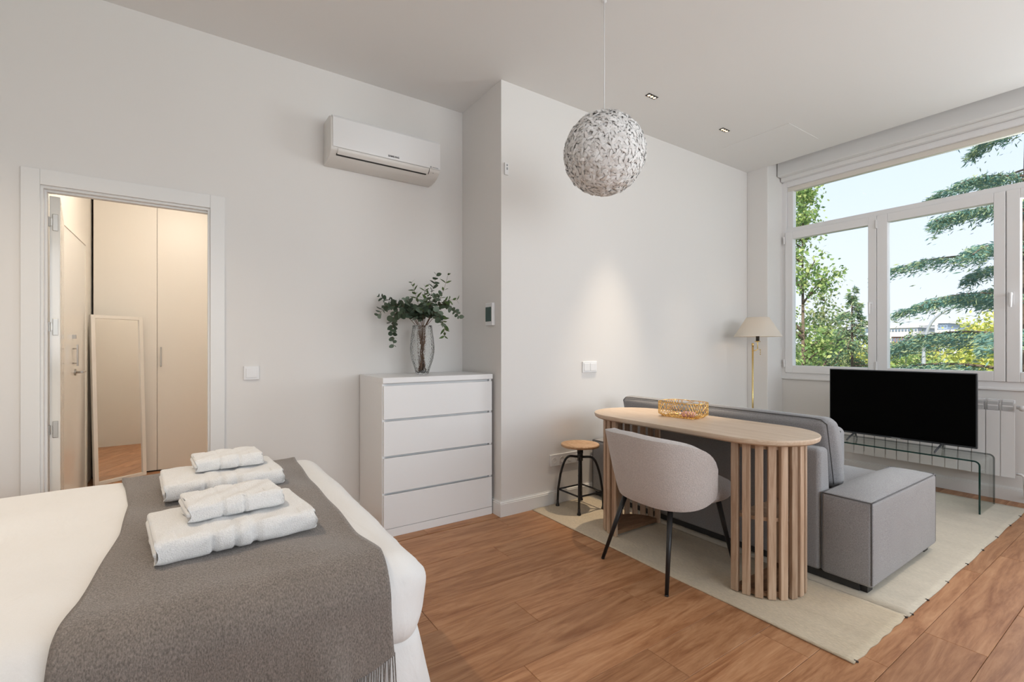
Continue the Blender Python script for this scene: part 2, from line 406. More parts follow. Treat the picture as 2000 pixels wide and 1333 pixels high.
baseboard('baseboard_back', [(XR - .016, YS, XP, YS, 0, -1), (XR, YS, XR, YL, -1, 0)])
baseboard('baseboard_left', [(.17, YL, XR, YL, 0, -1), (X0, YL, -.73, YL, 0, -1)])
baseboard('baseboard_right', [(XW, Y0, XW, 2.565, -1, 0), (XP, 2.565, XP, YS, -1, 0), (XP, 2.565, XW, 2.565, 0, -1)])
baseboard('baseboard_hall', [(.17, 3.47, HX1, 3.47, 0, 1)])

# ------------------------------------------------------------------ doorway with open leaf
d1 = struct(thing('door_1', (0, YL, 0)))
for a, b, z0, z1 in ((-.717, -.646, 0, 2.105), (.088, .162, 0, 2.105), (-.646, .088, 2.025, 2.105)):
    MB().box(a, b, -.016, 0, z0, z1).build('casing_board', 'trimw', d1, bev=.003)
MB().box(-.66, -.636, .0, .108, 0, 2.035).build('jamb', 'trimw', d1)
MB().box(.076, .10, .0, .108, 0, 2.035).build('jamb', 'trimw', d1)
MB().box(-.636, .076, .0, .108, 2.012, 2.045).build('jamb_head', 'trimw', d1)
MB().box(-.636, -.628, .03, .055, 0, 2.012).build('door_stop', 'trimw', d1); MB().box(-.628, .076, .03, .055, 2.002, 2.012).build('door_stop', 'trimw', d1)
MB().box(-.6362, -.634, .062, .085, 1.02, 1.21).build('strike_plate', 'slot', d1)
leaf = MB().box(-.042, 0, .0, .70, .008, 2.0).build('door_leaf', 'gloss', d1, bev=.002); leaf.location = (-.590, .108, 0); leaf.rotation_euler = (0, 0, math.radians(8.2))
for z in (.75, 1.30, 1.86):
    h = MB().box(-.030, -.008, -.0035, .0, z - .045, z + .045).build('hinge', 'steel', leaf, bev=.002)
    m = MB(); m.tube([(-.044, -.006, z - .025), (-.044, -.006, z + .025)], .007, 10).box(-.05, -.03, -.006, -.003, z - .02, z + .02); m.build('hinge_barrel', 'steel', leaf)
# second door in the hall's left wall (glossy, with lever and bar)
d2 = struct(thing('door_2', (HX0, 4.45, 0)))
MB().box(0, .012, 0, .86, .005, 2.05).build('door_leaf', 'gloss', d2, bev=.002)
for a, b, z0, z1 in ((-.07, 0, 0, 2.12), (.86, .93, 0, 2.12), (0, .86, 2.05, 2.12)):
    MB().box(0, .016, a, b, z0, z1).build('casing_board', 'cream', d2)
m = MB(); m.tube([(.012, .42, 1.0), (.022, .42, 1.0)], .024, 16); m.tube([(.02, .42, 1.0), (.055, .42, 1.0)], .009, 10); m.tube([(.055, .41, 1.0), (.055, .53, 1.0)], .009, 10); m.build('lever_handle', 'steel', d2)
m = MB(); m.box(.035, .045, .34, .358, 1.05, 1.21); m.tube([(.012, .349, 1.07), (.04, .349, 1.07)], .004, 8); m.tube([(.012, .349, 1.18), (.04, .349, 1.18)], .004, 8); m.build('pull_bar', 'steel', d2)
m = MB(); m.prism([(.33, 1.255), (.36, 1.27), (.33, 1.285)], .012, .035, 'x'); m.build('thumb_turn', 'steel', d2)
# wardrobe across the hall
w = thing('hall_wardrobe', (0, HY1, 0), 0, 'tall cream built-in wardrobe seen through the open doorway', 'wardrobe')
MB().box(HX0 + .012, HX1 - .005, .02, .58, 0, HZ - .01).build('carcass', 'slot', w)
xs = [HX0 + .016, -.281, .20, .68, 1.16, 1.64, 2.12, HX1 - .004]
for i in range(len(xs) - 1):
    o = MB().box(xs[i] + .0015, xs[i + 1] - .0015, -.002, .02, .012, HZ - .01).build('wardrobe_door', 'cream', w, bev=.001)
    hx = xs[i] + .03 if i else None
    if hx: MB().box(hx - .005, hx + .005, -.022, -.002, 1.01, 1.195).build('handle', 'steel', o, bev=.002)
# leaning mirror
mi = thing('leaning_mirror', (-.690, 5.335, 0), 0, 'white framed full-length mirror leaning in the hall beside the wardrobe', 'mirror')
mrot = Matrix.Rotation(math.atan2(.225, .335), 4, 'Z') @ Matrix.Rotation(-math.atan2(.06, 1.47), 4, 'X')
def mpart(name, mb, mat):
    o = mb.build(name, mat, mi, bev=.002); o.data.transform(mrot); return o
mw, mh = .405, 1.475
mpart('frame', MB().box(0, .03, 0, .03, 0, mh), 'cream'); mpart('frame', MB().box(mw - .03, mw, 0, .03, 0, mh), 'cream')
mpart('frame', MB().box(.03, mw - .03, 0, .03, 0, .03), 'cream'); mpart('frame', MB().box(.03, mw - .03, 0, .03, mh - .03, mh), 'cream')
mpart('mirror_glass', MB().box(.028, mw - .028, .012, .02, .028, mh - .028), 'mirror')
mpart('backing_board', MB().box(.02, mw - .02, .02, .028, .02, mh - .02), 'cream')

# ------------------------------------------------------------------ window
wi = struct(thing('window_1', (XW, 0, 0)))
fx0, fx1 = -.008, .075
def fbar(name, y0, y1, z0, z1, mat='pvc', par=None, x0=fx0, x1=fx1, bev=.003): return MB().box(x0, x1, y0, y1, z0, z1).build(name, mat, par or wi, bev=bev)
fbar('frame_post', WY1 - .055, WY1, .872, 2.955); fbar('frame_post', WY0, WY0 + .055, .872, 2.955)
fbar('frame_rail', WY0 + .055, WY1 - .055, .872, .925); fbar('frame_rail', WY0 + .055, WY1 - .055, 2.90, 2.955)
fbar('transom', WY0 + .055, WY1 - .055, 2.405, 2.458, x0=-.004)
fbar('centre_post', .850, .904, .925, 2.405, x0=-.006)
fbar('bead', WY0 + .055, WY1 - .055, 2.853, 2.90, 'cream', x0=.02); fbar('bead', WY1 - .115, WY1 - .055, 2.458, 2.853, x0=.01); fbar('bead', WY0 + .055, WY0 + .115, 2.458, 2.853, x0=.01)
fbar('sill_trim', WY0 - .03, WY1 + .01, .855, .874, x0=-.022, x1=.0)
MB().box(.038, .044, WY0 + .11, WY1 - .11, 2.45, 2.86).build('pane', 'glass', wi)
def sash(y1, y0, py1, py0, handle_y):
    s = thing('sash', (0, 0, 0)); s.parent = wi
    x0, x1 = -.024, .05
    for n, a, b, c, d in (('stile', py1, y1, .922, 2.412), ('stile', y0, py0, .922, 2.412), ('rail', py0, py1, .922, 1.0), ('rail', py0, py1, 2.335, 2.412)):
        MB().box(x0, x1, a, b, c, d).build(n, 'pvc', s, bev=.004)
    MB().box(.012, .018, py0 - .01, py1 + .01, .99, 2.345).build('pane', 'glass', s)
    if handle_y:
        m = MB(); m.box(x0 - .008, x0, handle_y - .014, handle_y + .014, 1.52, 1.62); m.tube([(x0 - .004, handle_y, 1.60), (x0 - .045, handle_y, 1.60)], .010, 10)
        m.tube([(x0 - .045, handle_y, 1.61), (x0 - .048, handle_y, 1.50)], [.011, .008], 10); m.build('handle', 'pvc', s, bev=0)
    return s
def hinges(s, y):
    for z in (1.02, 2.33):
        m = MB(); m.tube([(-.03, y, z - .04), (-.03, y, z + .04)], .008, 8); m.build('hinge', 'pvc', s)
s1 = sash(2.528, 1.716, 2.452, 1.782, 1.757); hinges(s1, 2.534)
s2 = sash(1.713, .880, 1.633, .945, 0); hinges(s2, 1.715)
s3 = sash(.874, .04, .800, .12, .845); s4 = sash(.037, -.774, -.03, -.70, 0); hinges(s4, -.78)
# roller shutter box above the window
tb = struct(thing('trim_1', (XW, 0, 0)))
MB().box(-.13, 0, Y0, 2.555, 2.995, 3.26).build('shutter_box', 'trimw', tb, bev=.004, seg=2)
MB().box(-.06, 0, Y0, 2.555, 2.955, 2.995).build('shutter_lip', 'trimw', tb, bev=.003)

# ------------------------------------------------------------------ ceiling lights
def downlight(x, y, name='ceiling_downlight', label='', group=None, w=DOWNLIGHT_W, z=CZ, mat='led', col=(1.0, .82, .62), ang=1.05):
    t = thing(name, (x, y, z), 0, label, 'ceiling light', group)
    m = MB(); L, W = .052, .020
    m.box(-L, L, -W, W, -.003, -.0005); m.build('housing', 'black', t)
    for k in (-1, 0, 1):
        c = MB(); c.lathe([(.0135, -.003), (.0125, -.006), (.0095, -.004)], 14, (k * .031, 0)); c.build('reflector', 'steel', t, True)
        d = MB(); d.disc((k * .031, 0, -.0045), (0, 0, -1), .0105, 14); d.build('led', mat, t)
    l = bpy.data.lights.new('spot', 'SPOT'); l.energy = w; l.color = col; l.spot_size = ang; l.spot_blend = 1.0; l.shadow_soft_size = .03
    lo = bpy.data.objects.new('lamp', l); COL.objects.link(lo); lo.parent = t; lo.location = (0, 0, -.03)
    return t
downlight(2.85, 2.336, w=230, ang=.80, label='recessed three-spot ceiling light directly above the round stool')
downlight(3.814, 2.345, w=80, ang=.72, label='recessed three-spot ceiling light beside the ceiling access panel')
for (x, y, lab, k) in ((3.3, .1, 'added unseen three-spot ceiling light over the bare floor in front of the rug', 1.5), (-.75, 2.05, 'added unseen three-spot ceiling light above the head end of the bed', 1.9), (.5, -1.4, 'added unseen three-spot ceiling light beside the added front window', .7)):
    downlight(x, y, label=lab, w=DOWNLIGHT_W * k, ang=2.0 if x < 0 else 1.05)  # added unseen fill lights; the one over the bed replaces a bedside lamp
for x in (-.1, 1.5):
    t = thing('hall_ceiling_light', (x, 4.45, HZ), 0, 'round warm flush light in the hall ceiling', 'ceiling light', 'hall ceiling lights')
    MB().lathe([(.07, -.001), (.07, -.012), (.055, -.014)], 24).build('ring', 'trimw', t); d = MB(); d.disc((0, 0, -.010), (0, 0, -1), .056, 24); d.build('diffuser', 'hled', t)
    l = bpy.data.lights.new('hall', 'POINT'); l.energy = HALL_W; l.color = (1.0, .90, .78); l.shadow_soft_size = .06
    lo = bpy.data.objects.new('lamp', l); COL.objects.link(lo); lo.parent = t; lo.location = (0, 0, -.08)

# ------------------------------------------------------------------ bed
bx0, bx1, by0, by1 = -1.45, .588, 1.262, 2.80; bz0, bz1 = .315, .585
bed = thing('bed', ((bx0 + bx1) / 2, (by0 + by1) / 2, 0), 0, 'double bed made up with plain white sheets and a white valance', 'bed')
bl = bed.location.copy()
def bedwarp(p):
    wx = p.x; wy = p.y
    k = .004 * math.sin(wx * 9 + wy * 4) + .003 * math.sin(wy * 13 - wx * 5)
    p = p.copy(); p.z += k * (1 if p.z > .5 else .3)
    # slight soft wrinkles on the sides
    if p.z < .53: p.y += .006 * math.sin(wx * 31 + p.z * 22) * (1 if wy < 2 else -1); p.x += .005 * math.sin(wy * 27 + p.z * 18) * (1 if wx > 0 else 0)
    return p - bl
me = rbox_mesh('mattress', bx0, bx1, by0, by1, bz0, bz1, .105, 6, 26, (.008, .010, .012), bedwarp); mattress = link('mattress', me, 'sheet', bed, True)
nt = M['sheet'].node_tree; bs = nt.nodes['Principled BSDF']       # soft creases in the cotton
bn = nt.nodes.new('ShaderNodeBump'); bn.inputs['Strength'].default_value = .35; bn.inputs['Distance'].default_value = .02
nt.links.new(noise(nt, texco(nt, (3.0, 1.2, 1.6)), 2.6, 4, .5, 1.4), bn.inputs['Height'])
old = bs.inputs['Normal'].links[0].from_socket; nt.links.new(bn.outputs[0], old.node.inputs['Normal'])
# seam cord round the foot end
pts = []
for t in np.linspace(0, 1, 34):
    y = by0 + .13 + t * (by1 - by0 - .26); pts.append(Vector((bx1 - .002 + .006 * math.sin(PI * t), y, .40 + .01 * math.sin(t * 17))) - bl)
MB().tube(pts, .0045, 6).build('seam', 'sheet', mattress, True)
rbox('bed_base', 'sheet', bed, bx0 + .03 - bl.x, bx1 - .05 - bl.x, by0 + .05 - bl.y, by1 - .05 - bl.y, .03, .33, r=.02, mid=3)
# valance: a rippled skirt
V = []; F = []; peri = []
vx0, vx1, vy0, vy1 = bx0 + .02, bx1 - .035, by0 + .03, by1 - .03
for t in np.linspace(0, 1, 120): peri.append((vx0 + t * (vx1 - .05 - vx0), vy0, 0, -1))
for a in np.linspace(-PI / 2, 0, 12)[1:-1]: peri.append((vx1 - .05 + .05 * math.cos(a), vy0 + .05 + .05 * math.sin(a), math.cos(a), math.sin(a)))
for t in np.linspace(0, 1, 90): peri.append((vx1, vy0 + .05 + t * (vy1 - vy0 - .05), 1, 0))
for t in np.linspace(0, 1, 40): peri.append((vx1 - t * (vx1 - vx0), vy1, 0, 1))
nz = 10
for i, (x, y, nx, ny) in enumerate(peri):
    for j in range(nz + 1):
        s = j / nz; z = .368 - s * .358 + .012 * math.sin(i * .17) * s * (1 - s)
        rip = s * (.012 * math.sin(i * .41 + 1.9 * math.sin(i * .093)) + .007 * math.sin(i * .97 + .6 + 2 * s) + .006 * math.sin(s * 9 + i * .21)) + .030 * math.sin(s * PI * .75) + .006 * s + .004
        V.append((x + nx * rip - bl.x, y + ny * rip - bl.y, z))
for i in range(len(peri) - 1):
    for j in range(nz):
        a = i * (nz + 1) + j; F.append((a, a + 1, a + nz + 2, a + nz + 1))
o = big_mesh('valance', V, F, 'sheet', bed, True)
md = o.modifiers.new('thick', 'SOLIDIFY'); md.thickness = .003
# head pillows and headboard lie outside the frame but belong to the bed
rbox('headboard', 'sofa', bed, bx0 - .09 - bl.x, bx0 - .01 - bl.x, by0 - bl.y, by1 - bl.y, .02, 1.1, r=.03, mid=4)
# --- throw blanket
def lerp_tab(tab, v):
    xs = [a for a, _ in tab]; ys = [b for _, b in tab]; return float(np.interp(v, xs, ys))
R = .115; off = .009
prof = []           # (y, z, s) from the far hem over the top to the near hem
yt0, yt1, zt = by0 - off - .008, by1 + off + .006, bz1 + off + .006
def arc(cy, cz, a0, a1, n): return [(cy + R * math.cos(a), cz + R * math.sin(a)) for a in np.linspace(a0, a1, n)]
path = [(yt1 + .006, z) for z in np.linspace(.36, zt - R, 10)[:-1]] + arc(yt1 - R, zt - R, 0, PI / 2, 12) + [(y, zt) for y in np.linspace(yt1 - R, yt0 + R, 54)[1:-1]] + arc(yt0 + R, zt - R, PI / 2, PI, 12) + [(yt0, z) for z in np.linspace(zt - R, .285, 26)[1:]]
RT = [(1.2, .445), (1.345, .452), (1.5, .430), (2.1, .430), (2.6, .442), (2.82, .452)]; LT = [(1.2, -.238), (1.3, -.236), (1.45, -.219), (1.9, -.187), (2.25, -.198), (2.55, -.235), (2.69, -.258), (2.82, -.27)]
nu = 60; V = []; hem = []; topn = len(path)
for i, (y, z) in enumerate(path):
    yy = min(max(y, 1.2), 2.82); xr = lerp_tab(RT, yy); xl = lerp_tab(LT, yy)
    near = y < 1.8; hang = max(0, (zt - R - z)) if near else 0
    for j in range(nu + 1):
        t = j / nu; x = xl + (xr - xl) * t
        if near and hang > 0:
            # ripples that grow downwards, gathering at the foot side; hem higher on the foot side
            w_ = hang / .27
            dy = -.022 * w_ * (.5 + .5 * math.sin(t * 9.5 + .8)) * (.35 + t) - .045 * w_ * max(0, math.sin((t - .66) * 17)) * (1 if t > .66 else 0)
            zz = z + (w_ ** 2) * (.055 * t + .03 * max(0, t - .62) * 2.0 - .03 * (1 - t) + .035 * min(1, max(0, (t - .55) / .2)) + .012 * math.sin(t * 26) * (t > .5))
            x2 = x + .012 * w_ * math.sin(t * 20)
        else:
            dy = 0; zz = z + (.0035 * math.sin(x * 22 + y * 6) + .003 * math.sin(y * 17 + x * 9)) * (1 if 1.4 < y < 2.7 else .3) + .0035; x2 = x
            zz += .006 * (math.exp(-((t - 0) / .03) ** 2) + math.exp(-((t - 1) / .03) ** 2)) * 0.4
        V.append((x2, y + dy, zz))
F = [(i * (nu + 1) + j, (i + 1) * (nu + 1) + j, (i + 1) * (nu + 1) + j + 1, i * (nu + 1) + j + 1) for i in range(topn - 1) for j in range(nu)]
th = thing('throw_blanket', (.1, 2.0, bz1), 0, 'grey woollen throw blanket with fringed ends laid across the foot of the bed', 'blanket')
V = np.array(V) - np.array([.1, 2.0, bz1])
o = big_mesh('blanket_cloth', V, F, 'throw', th, True); md = o.modifiers.new('thick', 'SOLIDIFY'); md.thickness = .006; md.offset = 0
m = MB(); nst = 130; last = V[(topn - 1) * (nu + 1):]
for k in range(nst):
    t = k / (nst - 1) * nu; j = min(int(t), nu - 1); p = Vector(last[j] + (last[j + 1] - last[j]) * (t - j))
    dx, dy = random.uniform(-.012, .012), random.uniform(-.010, .004); L = random.uniform(.11, .15)
    m.tube([p + Vector((0, 0, .006)), p + Vector((dx * .4, dy * .5, -L * .5)), p + Vector((dx, dy, -L))], [.0022, .002, .0012], 5)
tag(m.build('fringe', 'throw', th, True), kind='stuff')
m = MB()
for k in range(60):
    p = Vector(V[int(k / 59 * nu)]); dx = random.uniform(-.01, .01); m.tube([p, p + Vector((dx, .004, -.11))], [.0022, .0012], 5)
tag(m.build('fringe', 'throw', th, True), kind='stuff')
# --- folded towels
def towel(name, c, rz, L, D, T, layers, bands, label):
    t = thing(name, c, rz, label, 'towel', None)
    # a stack of folds: spiral cross-section in (y,z), rounded fold at the front (-y) side
    lt = T / layers
    nx = 44; V = []; F = []
    prof = []
    n = 12
    def halfround(yc, zc, rad, sgn): return [(yc + sgn * rad * math.cos(a), zc + rad * math.sin(a)) for a in np.linspace(-PI / 2, PI / 2, n)]
    # outer body outline: round at both folds
    r1 = T / 2
    out = halfround(D / 2 - r1 * .7, r1, r1, 1)
    out = [(D / 2 - r1 * .7 + (y - (D / 2 - r1 * .7)) * .7, z) for y, z in out]
    inn = [(-D / 2 + r1 * .75 - (y - 0) * .75, z) for y, z in [(r1 * math.cos(a), r1 + r1 * math.sin(a)) for a in np.linspace(PI / 2, -PI / 2, n)]]
    ring = out + [(D / 2 - r1 * .7 - (D - 1.45 * r1) * k / 12, T) for k in range(1, 12)] + inn + [(-D / 2 + r1 * .75 + (D - 1.45 * r1) * k / 12, 0) for k in range(1, 12)]
    m_ = len(ring)
    for i in range(nx + 1):
        s = i / nx; x = -L / 2 + L * s
        e_ = min(s, 1 - s) * L; sc = 1 - .16 * math.exp(-(e_ / .008) ** 1.2)
        band = any(a < s < b for a, b in bands); sc2 = .925 if band else 1.0
        for k, (y, z) in enumerate(ring):
            wob = .0022 * math.sin(x * 60 + k * .9) + .002 * math.sin(x * 23 - k * .5)
            zz = r1 + (z - r1) * sc * sc2 + (wob if z > r1 * .6 else 0)
            yy = y * (1 - .02 * (1 - sc)) * (sc2 if abs(y) > D * .4 else 1) + (wob if abs(y) > D * .4 else 0)
            V.append((x + .004 * math.sin(k * .7) * (1 if i in (0, nx) else 0), yy, max(zz, 0) if z > .001 else max(0, zz * .4)))
    for i in range(nx):
        for k in range(m_): F.append((i * m_ + k, i * m_ + (k + 1) % m_, (i + 1) * m_ + (k + 1) % m_, (i + 1) * m_ + k))
    b = MB(); b.add(V, F); b.f.append(tuple(range(m_))); b.f.append(tuple(range(nx * m_, (nx + 1) * m_))[::-1])
    body = b.build('towel_body', 'towel', t, True)
    # visible fold layers at both ends
    for sx in (-1, 1):
        for q in range(layers):
            z0 = q * lt + lt * .05; z1 = (q + 1) * lt - lt * .05
            ins = [.002, .007, .004][(q + (sx > 0)) % 3]
            xa = sx * (L / 2 + ins)
            rbox('fold_layer', 'towel', t, min(xa, sx * (L / 2 - .05)), max(xa, sx * (L / 2 - .05)), -D / 2 + T * (.12 + .1 * (q != 1)), D / 2 - T * (.12 + .1 * (q != 1)), z0, z1, r=lt * .44, seg=4, mid=5)
    return t
bt = bz1 + .028
bands3 = [(.30, .335), (.44, .475), (.56, .595)]
towel('bath_towel', (.105, 1.715, bt), math.radians(6.5), .405, .33, .066, 3, bands3, 'large folded white towel on the throw, the one nearer the fringe')
towel('hand_towel', (.105, 1.735, bt + .0705), math.radians(7.5), .25, .19, .052, 3, [(.32, .36), (.55, .59)], 'small folded white towel on top of the bath towel nearer the fringe')
towel('bath_towel', (.105, 2.33, bt), math.radians(4.5), .405, .33, .066, 3, bands3, 'large folded white towel on the throw, the one nearer the doorway')
towel('hand_towel', (.125, 2.375, bt + .0705), math.radians(5), .24, .19, .052, 3, [(.32, .36), (.60, .64)], 'small folded white towel on top of the bath towel nearer the doorway')

# ------------------------------------------------------------------ dresser
dr = thing('chest_of_drawers', (1.376, 2.867, 0), 0, 'white four-drawer chest standing against the wall under the vase', 'dresser')
DW, DD = .80, .482
for sx in (-1, 1): MB().box(min(sx * DW / 2, sx * (DW / 2 - .02)), max(sx * DW / 2, sx * (DW / 2 - .02)), .016, DD, 0, .965).build('side_panel', 'white', dr, bev=.0015)
MB().box(-DW / 2, DW / 2, -.003, DD, .965, 1.0).build('top_panel', 'white', dr, bev=.002)
MB().box(-DW / 2 + .02, DW / 2 - .02, DD - .01, DD, .0, .965).build('back_panel', 'white', dr)
MB().box(-DW / 2 + .004, DW / 2 - .004, .0, .018, 0, .052).build('plinth', 'white', dr, bev=.0015)
MB().box(-DW / 2 + .02, DW / 2 - .02, .036, .05, .05, .965).build('inner_rail', 'white', dr)
for z0, z1 in ((.055, .266), (.280, .496), (.510, .726), (.740, .949)):
    d = MB().box(-DW / 2 + .006, DW / 2 - .006, -.002, .016, z0, z1).build('drawer', 'white', dr, bev=.0015)
    MB().box(-DW / 2 + .03, DW / 2 - .03, .016, .029, z0 + .01, z1 - .012).build('drawer_box', 'white', d)

# ------------------------------------------------------------------ vase and branches
VX, VY = 1.352, 3.13
va = thing('glass_vase', (VX, VY, 1.0), 0, 'dimpled clear glass vase standing on the white chest of drawers', 'vase')
outer = [(.0, .0), (.040, .0), (.046, .006), (.058, .05), (.075, .10), (.085, .155), (.086, .19), (.081, .25), (.072, .31), (.068, .345)]
inner = [(.064, .345), (.068, .31), (.077, .25), (.082, .19), (.081, .155), (.071, .10), (.054, .05), (.042, .014), (0, .012)]
MB().lathe(outer + inner, 40).build('vase_body', 'vase', va, True)
def leaf_mesh(name, L, W, n=8, fold=.12, narrow=False):
    vs = [(0, 0, 0)]; k = n
    left = []; right = []
    for i in range(1, k):
        t = i / k; ww = W * math.sin(PI * t ** (.85 if not narrow else .8)) ** (.55 if not narrow else .9)
        left.append((-ww, L * t, fold * ww + .03 * L * math.sin(PI * t))); right.append((ww, L * t, fold * ww + .03 * L * math.sin(PI * t)))
    mid = [(0, L * i / k, .03 * L * math.sin(PI * i / k) - .0) for i in range(1, k)]
    V = [(0, 0, 0)] + left + mid + right + [(0, L, 0)]; nl = k - 1; F = []
    Lf = lambda i: 1 + i; Mf = lambda i: 1 + nl + i; Rf = lambda i: 1 + 2 * nl + i; tip = 1 + 3 * nl
    F += [(0, Mf(0), Lf(0)), (0, Rf(0), Mf(0))]
    for i in range(nl - 1): F += [(Lf(i), Mf(i), Mf(i + 1), Lf(i + 1)), (Mf(i), Rf(i), Rf(i + 1), Mf(i + 1))]
    F += [(Lf(nl - 1), Mf(nl - 1), tip), (Mf(nl - 1), Rf(nl - 1), tip)]
    me = bpy.data.meshes.new(name); me.from_pydata(V, [], F); me.update()
    for p in me.polygons: p.use_smooth = True
    return me
eucA = leaf_mesh('leaf', .042, .019, 6); eucB = leaf_mesh('leaf', .032, .016, 6); rus = leaf_mesh('leaf', .045, .0085, 6, .1, True)
for me in (eucA, eucB): me.materials.append(M['euc'])
rus.materials.append(M['fern'])
camdir = Vector((math.sin(YAW), math.cos(YAW), 0)); side = Vector((math.cos(YAW), -math.sin(YAW), 0))
def branch(tip, mid, kind, nleaf, label, group, start=.30):
    t = thing('eucalyptus_branch' if kind != 'rus' else 'leafy_sprig', (VX, VY, 1.0), 0, label, 'branch', group)
    a = random.uniform(0, 2 * PI); base = Vector((.025 * math.cos(a), .025 * math.sin(a), .02))
    neck = Vector((mid[0] * .14, mid[1] * .14, .33)); mid = Vector(mid); tip = Vector(tip)
    pts = bez(base, base.lerp(neck, .5), neck - Vector((0, 0, .1)), neck, 6)[:-1] + bez(neck, neck.lerp(mid, .6) + Vector((0, 0, .03)), mid, tip, 14)
    n = len(pts); MB().tube(pts, [.0026 * (1 - .7 * i / n) for i in range(n)], 5).build('stem', 'stem', t, True)
    up = pts[6:]; cum = [0]
    for i in range(1, len(up)): cum.append(cum[-1] + (up[i] - up[i - 1]).length)
    for k in range(nleaf):
        s = (start + (1 - start) * (k // 2) / max(1, (nleaf - 1) // 2)) * cum[-1]
        i = max(1, min(len(up) - 1, int(np.searchsorted(cum, s)))); f = (s - cum[i - 1]) / max(1e-6, cum[i] - cum[i - 1]); p = up[i - 1].lerp(up[i], min(1, f)); tg = (up[i] - up[i - 1]).normalized()
        az = (k % 2) * PI + (k // 2) * 1.3 + random.uniform(-.5, .5)
        o1 = tg.orthogonal().normalized(); o1 = Matrix.Rotation(az, 3, tg) @ o1
        d = (o1 * random.uniform(.7, 1.0) + tg * random.uniform(.25, .7)).normalized()
        nrm = d.cross(tg.cross(d)).normalized() if tg.cross(d).length > .01 else d.orthogonal()
        nrm = (tg * .8 - Vector((side * 0) + camdir * .5) + Vector((random.uniform(-.5, .5), random.uniform(-.5, .5), random.uniform(-.3, .6)))).normalized()
        xax = d.cross(nrm).normalized(); zax = xax.cross(d).normalized()
        me = rus if kind == 'rus' else random.choice((eucA, eucB, eucA))
        o = bpy.data.objects.new('leaf', me); COL.objects.link(o); o.parent = t
        sc = random.uniform(.9, 1.35) * (1.0 - .25 * (s / cum[-1] > .9))
        o.matrix_local = Matrix.Translation(p) @ Matrix((xax, d, zax)).transposed().to_4x4() @ Matrix.Scale(sc, 4)
    return t
def tipv(h, z, dpt=0.0): v = side * h + camdir * dpt; return (v.x, v.y, z)
ELAB = 'eucalyptus branch with round grey-green leaves standing in the glass vase'; EG = 'eucalyptus branches in the vase'
for (h, z, d, mh_, mz, nl) in ((-.30, .55, -.02, -.15, .50, 22), (-.29, .42, -.08, -.17, .56, 24), (-.18, .21, -.10, -.22, .52, 24), (-.24, .47, -.12, -.10, .50, 22),
                               (.10, .70, .0, .05, .52, 20), (.03, .50, -.12, .02, .45, 20), (.265, .41, -.04, .16, .56, 22), (-.09, .52, -.10, -.06, .45, 20), (.16, .35, -.14, .12, .48, 18), (.13, .56, -.06, .05, .48, 18), (-.02, .47, -.05, -.02, .42, 20), (-.13, .40, -.13, -.10, .46, 20)):
    branch(tipv(h, z, d), tipv(mh_, mz, d * .6), 'euc', nl, {.55: 'long eucalyptus branch stretching out level towards the doorway from the vase', .21: 'eucalyptus branch trailing down beside the glass vase on its doorway side', .70: 'tallest upright eucalyptus branch with round leaves in the vase', .41: 'eucalyptus branch arching over towards the wall thermostat'}.get(z, ELAB), EG)
RLAB = 'slender sprig with narrow dark leaves rising from the glass vase'; RG = 'narrow-leaved sprigs in the vase'
for (h, z, d, mh_, mz, nl) in ((-.07, .645, -.03, -.02, .50, 18), (.185, .70, -.02, .14, .52, 12), (.25, .52, -.05, .14, .54, 18), (.17, .27, -.08, .16, .46, 18), (.02, .62, .0, .01, .5, 16), (.06, .56, -.12, .03, .45, 18)):
    branch(tipv(h, z, d), tipv(mh_, mz, d * .6), 'rus', nl, {.645: 'thin pointed sprig with narrow leaves leaning towards the air conditioner', .70: 'thin bare-tipped sprig rising highest beside the return wall', .27: 'narrow-leaved sprig drooping beside the glass vase below the thermostat'}.get(z, RLAB), RG)

# ------------------------------------------------------------------ air conditioner
ac = thing('air_conditioner', (1.12, YL, 2.40), 0, 'white wall-mounted split air conditioner above the chest of drawers', 'air conditioner')
hw = .385
prof = [(0, .02), (0, .30), (-.03, .307), (-.15, .303), (-.185, .292), (-.2, .275), (-.205, .09), (-.198, .068), (-.16, .040), (-.11, .026), (-.05, .020)]
o = MB().prism([(a, b) for a, b in prof], -hw, hw, 'x').build('body', 'plastic2', ac, bev=.006, seg=3); autosmooth(o, .5)
o = MB().prism([(-.205, .086), (-.2125, .088), (-.209, .278), (-.196, .296), (-.150, .308), (-.150, .302), (-.19, .289), (-.202, .273)], -hw + .012, hw - .003, 'x').build('front_panel', 'plastic', ac, bev=.002); autosmooth(o, .5)
o = MB().prism([(-.208, .083), (-.2095, .078), (-.202, .064), (-.184, .050), (-.179, .052), (-.196, .066), (-.203, .082)], -hw + .045, hw - .09, 'x').build('air_flap', 'plastic2', ac); autosmooth(o, .8)
MB().prism([(-.183, .0485), (-.183, .056), (-.172, .050), (-.172, .0445)], -hw + .04, hw - .10, 'x').build('outlet_slot', 'slot', ac)
MB().prism([(-.2085, .084), (-.203, .065), (-.184, .050), (-.180, .053), (-.198, .068), (-.2045, .084)], hw - .088, hw - .0855, 'x').build('flap_gap', 'slot', ac)
text_mesh('brand_lettering', 'SAMSUNG', .0165, 'slot', ac, (.03, -.2128, .106), (PI / 2, 0, 0), spacing=1.05, bold=.0006)
m = MB(); m.tube([(hw - .078, -.211, .096), (hw - .078, -.2135, .096)], .006, 12); m.build('emblem', 'grey', ac)
MB().box(hw - .067, hw - .02, -.2134, -.2110, .0935, .0978).build('marking', 'grey', ac)
MB().box(hw - .055, hw - .048, -.196, -.190, .062, .064).build('indicator', 'grey', ac)

